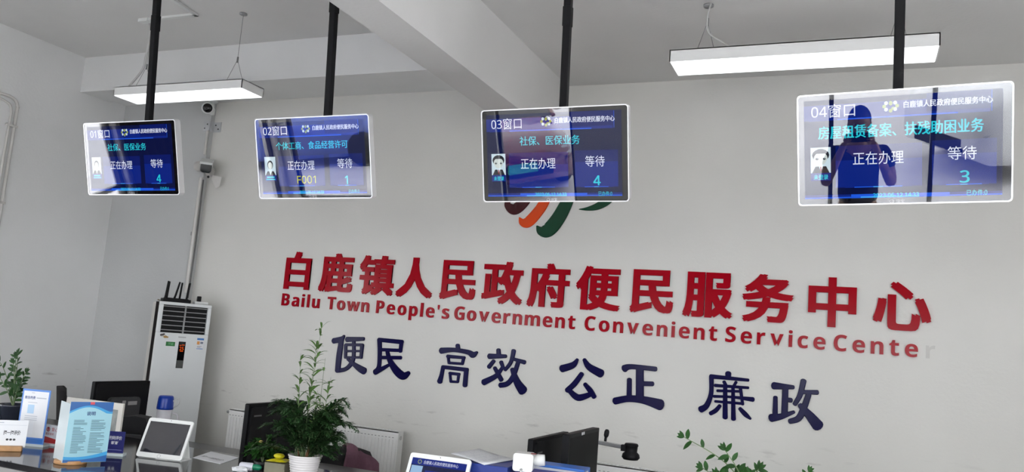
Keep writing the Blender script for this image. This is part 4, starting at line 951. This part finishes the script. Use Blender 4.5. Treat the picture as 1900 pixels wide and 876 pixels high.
# trailing plant left of the fern pot
TP = Vector((-2.80, -2.50, CZ))
t = thing('small_plant', 'low leafy green plant left of the fern, half hiding the packet', 'plant', TP)
MB().lathe([(.001, 0), (.035, 0), (.045, .03), (.041, .03), (.035, .01)], 20).build('pot', DGREY, t)
fo = MB(); st = MB()
for k in range(16):
    a = random.random()*2*PI; L = random.uniform(.04, .10); u = random.uniform(.02, .09)
    P = catmull([(0, 0, .02), (L*.4*math.cos(a), L*.4*math.sin(a), .05+u), (L*math.cos(a), L*math.sin(a), .04+u*.6)], 5); st.tube(P, .0018, 5)
    for p in P[2:]:
        for r in range(2):
            d = Vector((math.cos(a), math.sin(a), .3))+rv(.9); leaf(fo, Vector(p), d, Vector((0, 0, 1))+rv(.4), random.uniform(.03, .05), .022, 0, .3, 3)
fo.v = [(x, y, max(z, .004)) for x, y, z in fo.v]; fo.build('foliage', LEAF3, t); st.build('stem', STEMG, t)
MB().ball((.0, -.03, .13), .009, sc=(1.3, 1, .6)).build('flower', mat('pale_yellow_petal', srgb(225, 200, 120), .6), t)
# broad oval-leaved branches at the right of the counter
RP = Vector((-.33, -3.0, CZ))
t = thing('leafy_plant', 'leafy plant with oval green leaves at the bottom edge, below the slogan', 'plant', RP)
MB().lathe([(.001, 0), (.07, 0), (.095, .15), (.10, .16), (.09, .16), (.08, .13)], 28).build('pot', mat('white_glaze'), t); MB().lathe([(.001, .13), (.086, .13)], 24).build('soil', SOIL, t)
fo = MB(); st = MB(); random.seed(9)
def twig(P, n, L, tip=True, w=.44):
    Q = catmull(P, 8); st.tube(Q, [.0035-.0022*i/len(Q) for i in range(len(Q))], 6)
    for k in range(n):
        q = .25+.75*k/(n-1); i = min(len(Q)-2, int(q*(len(Q)-1))); p = Vector(Q[i]); tn = (Vector(Q[i+1])-p).normalized()
        sd = Vector((-tn.z, 0, tn.x))*(1 if k % 2 else -1)
        d = (sd*.9+tn*.55+rv(.25)); LL = L*(1.15-.55*q)*random.uniform(.8, 1.15); leaf(fo, p, d, Vector((.2, -1, .3))+rv(.45), LL, LL*w, 0, .12, 6)
    if tip:
        p = Vector(Q[-1]); tn = (p-Vector(Q[-2])).normalized()
        for s in (-.5, 0, .5): leaf(fo, p, tn+Vector((-tn.z, 0, tn.x))*s, Vector((0, -1, 0))+rv(.3), L*.45, L*.20, 0, 0, 4)
twig([(0, 0, .13), (.005, 0, .28), (-.075, 0, .385), (-.225, .01, .455)], 11, .062)
twig([(0, 0, .13), (.01, -.01, .28), (-.03, -.02, .37), (-.075, -.02, .43)], 9, .066)
twig([(0, 0, .13), (.02, .02, .26), (.02, .03, .34), (.035, .03, .375)], 9, .07)
twig([(.01, 0, .13), (.05, .02, .25), (.09, .02, .32), (.13, .02, .352)], 8, .05)
twig([(.0, 0, .13), (-.06, -.03, .26), (-.10, -.03, .33), (-.15, -.02, .36)], 8, .06)
twig([(0, 0, .13), (-.03, -.05, .24), (-.06, -.06, .31), (-.09, -.06, .345)], 9, .07)
twig([(0, 0, .13), (.05, -.03, .24), (.04, -.04, .31), (.01, -.05, .36)], 9, .07)
twig([(.01, 0, .13), (.09, 0, .26), (.17, 0, .34), (.20, .0, .392)], 7, .05)
fo.build('foliage', LEAF3, t); st.build('stem', STEMG, t)
# plant at the far left end of the counter
LP = Vector((-4.72, -2.50, CZ))
t = thing('potted_plant', 'dark green leafy plant at the left edge of the picture, behind the small sign', 'plant', LP)
MB().lathe([(.001, 0), (.06, 0), (.08, .11), (.085, .12), (.077, .12), (.07, .1)], 24).build('pot', mat('dark_glaze', (.03, .035, .05), .2, noise=.1), t); MB().lathe([(.001, .1), (.07, .1)], 20).build('soil', SOIL, t)
fo = MB(); st = MB(); random.seed(14)
for (dx, dy, h_) in ((-.20, 0, .30), (-.10, .05, .36), (-.05, 0, .34), (-.02, -.03, .30), (.04, .02, .24), (.06, -.03, .15), (-.15, -.05, .22), (.01, .03, .18)):
    twig([(0, 0, .1), (dx*.3, dy*.3, .1+h_*.4), (dx*.7, dy*.7, .1+h_*.75), (dx, dy, .1+h_*.9)], 8, .075, True, .34)
fo.build('foliage', mat('zz_leaf', srgb(34, 66, 28), .5, spec=.2, noise=.3, nscale=16), t); st.build('stem', STEMG, t)

# ------------------------------------------------------------------ the street and the photographer, mirrored in the display glass
def car(loc, rz, paint, label, L=4.3, Wd=1.78, Hh=1.5, van=False, plate=None):
    t = thing('car', label, 'car', loc, (0, 0, rz), None); GL = mat('car_glass', (.01, .012, .015), .05, spec=.8)
    if van: S = [(-L/2, .45, .70, .85), (-L/2+.12, .28, .82, 1.02), (-L/2+.55, .24, .86, 1.12), (-L/2+1.1, .24, .88, 1.22), (0, .24, .89, 1.26), (L/2-.35, .24, .89, 1.28), (L/2, .35, .85, 1.2)]
    else: S = [(-L/2, .42, .66, .62), (-L/2+.10, .26, .80, .78), (-L/2+.5, .22, .86, .90), (-L/2+1.15, .20, .89, .99), (-.2, .20, .90, 1.02), (L/2-.8, .20, .89, 1.05), (L/2-.2, .24, .86, 1.05), (L/2, .38, .78, .95)]
    b = MB(); n = 10; vs = []
    for x, zl, hw, zt in S:
        for k in range(n):
            a = k/(n-1); y = (1-2*a); z = zl+(zt-zl)*(1-abs(y)**5) if 1 else 0
            prof = [(-1, zl), (-1.0, zl+.18), (-1.0, zl+(zt-zl)*.6), (-.93, zl+(zt-zl)*.9), (-.6, zt), (.6, zt), (.93, zl+(zt-zl)*.9), (1, zl+(zt-zl)*.6), (1, zl+.18), (1, zl)]
            vs.append((x, prof[k][0]*hw*Wd/1.8, prof[k][1]))
    m = len(S); b.add(vs, [(i*n+k, i*n+k+1, (i+1)*n+k+1, (i+1)*n+k) for i in range(m-1) for k in range(n-1)]+[list(range(n))[::-1], [(m-1)*n+k for k in range(n)]]+[(i*n, (i+1)*n, (i+1)*n+n-1, i*n+n-1) for i in range(m-1)], 0, None, True)
    b.build('body', paint, t)
    g0 = -L/2+(.75 if van else 1.15); g1 = L/2-.15; zb = 1.16 if van else .97; hw = .80; rt = .66
    x0t, x1t = g0+(.55 if van else .75), g1-(.15 if van else .5)
    c = MB(); c.add([(g0, -hw, zb), (g1, -hw, zb), (g1, hw, zb), (g0, hw, zb), (x0t, -rt, Hh), (x1t, -rt, Hh), (x1t, rt, Hh), (x0t, rt, Hh)], [(0, 1, 5, 4), (1, 2, 6, 5), (2, 3, 7, 6), (3, 0, 4, 7)])
    c.build('windows', GL, t)
    MB().add([(x0t-.03, -rt, Hh-.02), (x1t+.03, -rt, Hh-.02), (x1t+.03, rt, Hh-.02), (x0t-.03, rt, Hh-.02), (x0t+.15, -rt*.9, Hh+.04), (x1t-.15, -rt*.9, Hh+.04), (x1t-.15, rt*.9, Hh+.04), (x0t+.15, rt*.9, Hh+.04)],
             [(4, 5, 6, 7), (0, 1, 5, 4), (1, 2, 6, 5), (2, 3, 7, 6), (3, 0, 4, 7), (3, 2, 1, 0)]).build('roof', paint, t)
    for s in (-1, 1):
        pl = MB()
        for xa, xb in ((g0, x0t), (0.1, .1), (g1, x1t)): pl.tube([(xa, s*hw, zb), (xb, s*rt, Hh)], .035, 6)
        pl.build('pillar', paint, t)
        MB().add([(-L/2+.06, s*.80, .62), (-L/2+.02, s*.45, .64), (-L/2+.10, s*.42, .76), (-L/2+.34, s*.82, .80)], [(0, 1, 2, 3), (3, 2, 1, 0)]).ball((-L/2+.16, s*.64, .70), .09, sc=(1, 1.7, .6)).build('headlight', mat('headlight', (.35, .37, .42), .1, spec=.8), t)
        MB().ball((g0+.45, s*.98, zb+.05), .09, sc=(.6, 1, .7)).build('mirror', paint, t)
        for x in (-L/2+.85, L/2-.85):
            w_ = MB().lathe([(.001, -.10), (.20, -.10), (.30, -.10), (.33, -.06), (.33, .06), (.30, .10), (.20, .10), (.001, .10)], 28, 0, T(x, s*.79, .31) @ RX(PI/2)).build('wheel', mat('tyre_rubber', (.015, .015, .015), .8), t)
            h_ = MB().lathe([(.001, .11), (.05, .11), (.06, .103), (.19, .106), (.2, .1)], 20, 0, T(x, s*.79, .31) @ RX(PI/2*s))
            for k in range(10): h_.box((.12, 0, .108), (.13, .022, .012), 1, T(x, s*.79, .31) @ RX(PI/2*s) @ RZ(2*PI*k/10))
            h_.build('hub', [DGREY, SILVER], w_)
    MB().span((-L/2-.005, -.45, .36), (-L/2+.03, .45, .54)).build('grille', BLACK, t)
    if plate: MB().box((-L/2-.012, 0, .50), (.012, .44, .14)).build('number_plate', plate, t)
    return t
WPAINT = mat('white_car_paint', (.80, .81, .83), .2, coat=.8, noise=.01); BPAINT = mat('blue_car_paint', srgb(70, 92, 175), .2, coat=.8, noise=.02); RPAINT = mat('maroon_car_paint', (.10, .015, .02), .2, coat=.8, noise=.02)
car((2.75, -11.5, -.04), -.53, WPAINT, 'white car parked outside, mirrored in display 04', van=True, Hh=1.75)
car((-8.5, -11.6, -.04), -.15, BPAINT, 'blue car parked outside, mirrored in display 02')
car((-4.8, -11.5, -.04), -PI/2-.5, RPAINT, 'maroon car with green plate outside, mirrored in display 03', plate=mat('green_plate', srgb(40, 150, 120), .4))
CURT = mat('brown_curtain', (.045, .028, .030), .9, noise=.2)
b = MB(); n = 90; vs = []
for k in range(n+1):
    y = -7.0+1.72*k/n; x = XL+.07+.035*math.sin(k*.9)+.01*math.sin(k*2.3); vs += [(x, y, .12), (x, y, 2.75)]
b.add(vs, [(2*k, 2*k+2, 2*k+3, 2*k+1) for k in range(n)], 0, None, True)
cu = tag(b.build('curtain', CURT), 'dark brown pleated curtain on the left wall, mirrored in display 01', 'curtain')
MB().tube([(XL+.07, -6.9, 2.77), (XL+.07, -3.7, 2.77)], .014, 8).build('curtain_rail', STEEL, cu)
tag(MB().span((-11.0, -7, -.05), (-10.6, 6, 4)).build('yard_wall', mat('beige_render', (.55, .50, .45), .8, noise=.05)), 'beige yard wall outside the left window', 'wall')
# the photographer, standing behind the camera and holding up a phone
t = thing('person', 'person in a dark blue shirt holding up a phone, mirrored in display 04', 'person', (0, -6.42, 0))
SKIN = mat('skin', srgb(196, 148, 120), .55, noise=.04)
def skinned(name, verts, edges, radii, m, root=0, sub=2):
    me = bpy.data.meshes.new(name); me.from_pydata([Vector(v) for v in verts], edges, []); me.materials.append(m)
    o = bpy.data.objects.new(name, me); C.objects.link(o); o.parent = t
    s = o.modifiers.new('skin', 'SKIN'); s.use_smooth_shade = True; s.branch_smoothing = .4
    for i, r in enumerate(radii): me.skin_vertices[0].data[i].radius = r if isinstance(r, tuple) else (r, r)
    me.skin_vertices[0].data[root].use_root = True
    u = o.modifiers.new('sub', 'SUBSURF'); u.levels = sub; u.render_levels = sub; return o
V = [(0, 0, .95), (0, 0, 1.10), (0, 0, 1.28), (0, .01, 1.40), (0, .01, 1.48), (0, .03, 1.54)]; E = [(0, 1), (1, 2), (2, 3), (3, 4), (4, 5)]
Rr = [(.15, .11), (.14, .10), (.165, .115), (.14, .09), .058, .055]
for s in (-1, 1):
    i = len(V); V += [(s*.18, 0, 1.41), (s*.24, .04, 1.24), (s*.25, .14, 1.17), (s*.17, .28, 1.40), (s*.10, .35, 1.585)]; E += [(3, i), (i, i+1), (i+1, i+2), (i+2, i+3), (i+3, i+4)]; Rr += [.062, .052, .045, .036, .026]
    i = len(V); V += [(s*.10, 0, .86), (s*.11, .02, .50), (s*.11, 0, .10), (s*.11, .12, .04)]; E += [(0, i), (i, i+1), (i+1, i+2), (i+2, i+3)]; Rr += [.095, .062, .045, (.045, .03)]
body = skinned('body', V, E, Rr, SKIN)
hd = MB(); hd.ball((0, .03, 1.65), .105, sc=(.78, .95, 1.16), n=24, k=16); hd.ball((0, .128, 1.635), .017, sc=(.8, 1, 1.3)); hd.ball((0, .108, 1.588), .022, 1, sc=(1.2, .5, .35))
for s in (-1, 1): hd.ball((s*.083, .03, 1.64), .03, sc=(.35, .7, 1.1)); hd.ball((s*.032, .115, 1.668), .014, 2, sc=(1.2, .6, .7)); hd.ball((s*.032, .122, 1.668), .006, 3)
hd.build('head', [SKIN, mat('lip', srgb(160, 95, 85), .5), mat('eye_white', (.75, .75, .73), .3), INK], t)
hr = MB(); hr.ball((0, .012, 1.685), .112, sc=(.80, .93, 1.02), n=24, k=14); hr.v = [(x, y if z > 1.69 else min(y, .03), z) for x, y, z in hr.v]; hr.build('hair', mat('black_hair', (.012, .011, .011), .6, noise=.2), t)
NAVYC = mat('dark_blue_cloth', (.025, .032, .075), .9, noise=.12, nscale=30)
V = [(0, 0, .90), (0, 0, 1.10), (0, 0, 1.28), (0, .005, 1.405), (0, .01, 1.455)]; E = [(0, 1), (1, 2), (2, 3), (3, 4)]; Rr = [(.18, .135), (.17, .125), (.19, .135), (.155, .105), (.075, .075)]
for s in (-1, 1): i = len(V); V += [(s*.18, 0, 1.41), (s*.235, .035, 1.26)]; E += [(3, i), (i, i+1)]; Rr += [.082, .074]
skinned('shirt', V, E, Rr, NAVYC)
V = [(0, 0, .96), (0, 0, .88)]; E = [(0, 1)]; Rr = [(.155, .115), (.16, .12)]
for s in (-1, 1): i = len(V); V += [(s*.105, 0, .80), (s*.112, .02, .50), (s*.112, 0, .10)]; E += [(1, i), (i, i+1), (i+1, i+2)]; Rr += [.11, .082, .068]
skinned('trousers', V, E, Rr, mat('dark_cloth', (.03, .03, .035), .9, noise=.1))
for s in (-1, 1):
    V = [(s*.10, .345, 1.58), (s*.092, .365, 1.625)]; E = [(0, 1)]; Rr = [(.026, .018), (.034, .016)]
    for k in range(4):
        i = len(V); z = 1.655-.020*k; L = (.9, 1.05, 1.0, .8)[k]
        V += [(s*.095, .372, z-.005), (s*(.095-.010*L), .392, z), (s*(.088-.016*L), .401, z+.001), (s*(.074-.022*L), .4015, z+.001)]; E += [(1, i), (i, i+1), (i+1, i+2), (i+2, i+3)]; Rr += [.0095, .0085, .008, .007]
    i = len(V); V += [(s*.085, .355, 1.595), (s*.066, .364, 1.60), (s*.048, .372, 1.612)]; E += [(0, i), (i, i+1), (i+1, i+2)]; Rr += [.013, .010, .0085]
    skinned('hand', V, E, Rr, SKIN)
for s in (-1, 1): MB().ball((s*.112, .07, .035), .05, sc=(.95, 2.5, .75)).build('shoe', mat('shoe_black', (.02, .02, .02), .5), t)
p = thing('phone', 'dark phone held up by the photographer, mirrored in display 04', 'phone', (0, -6.036, 1.63))
MB().prism(rrect(.158, .076, .010), -.004, .004, 0, RZ(PI)).build('body', GLOSSB, p)
MB().ball((.055, .0045, .02), .008, sc=(1, .3, 1)).ball((.055, .0045, -.002), .008, sc=(1, .3, 1)).build('lens', DGREY, p)
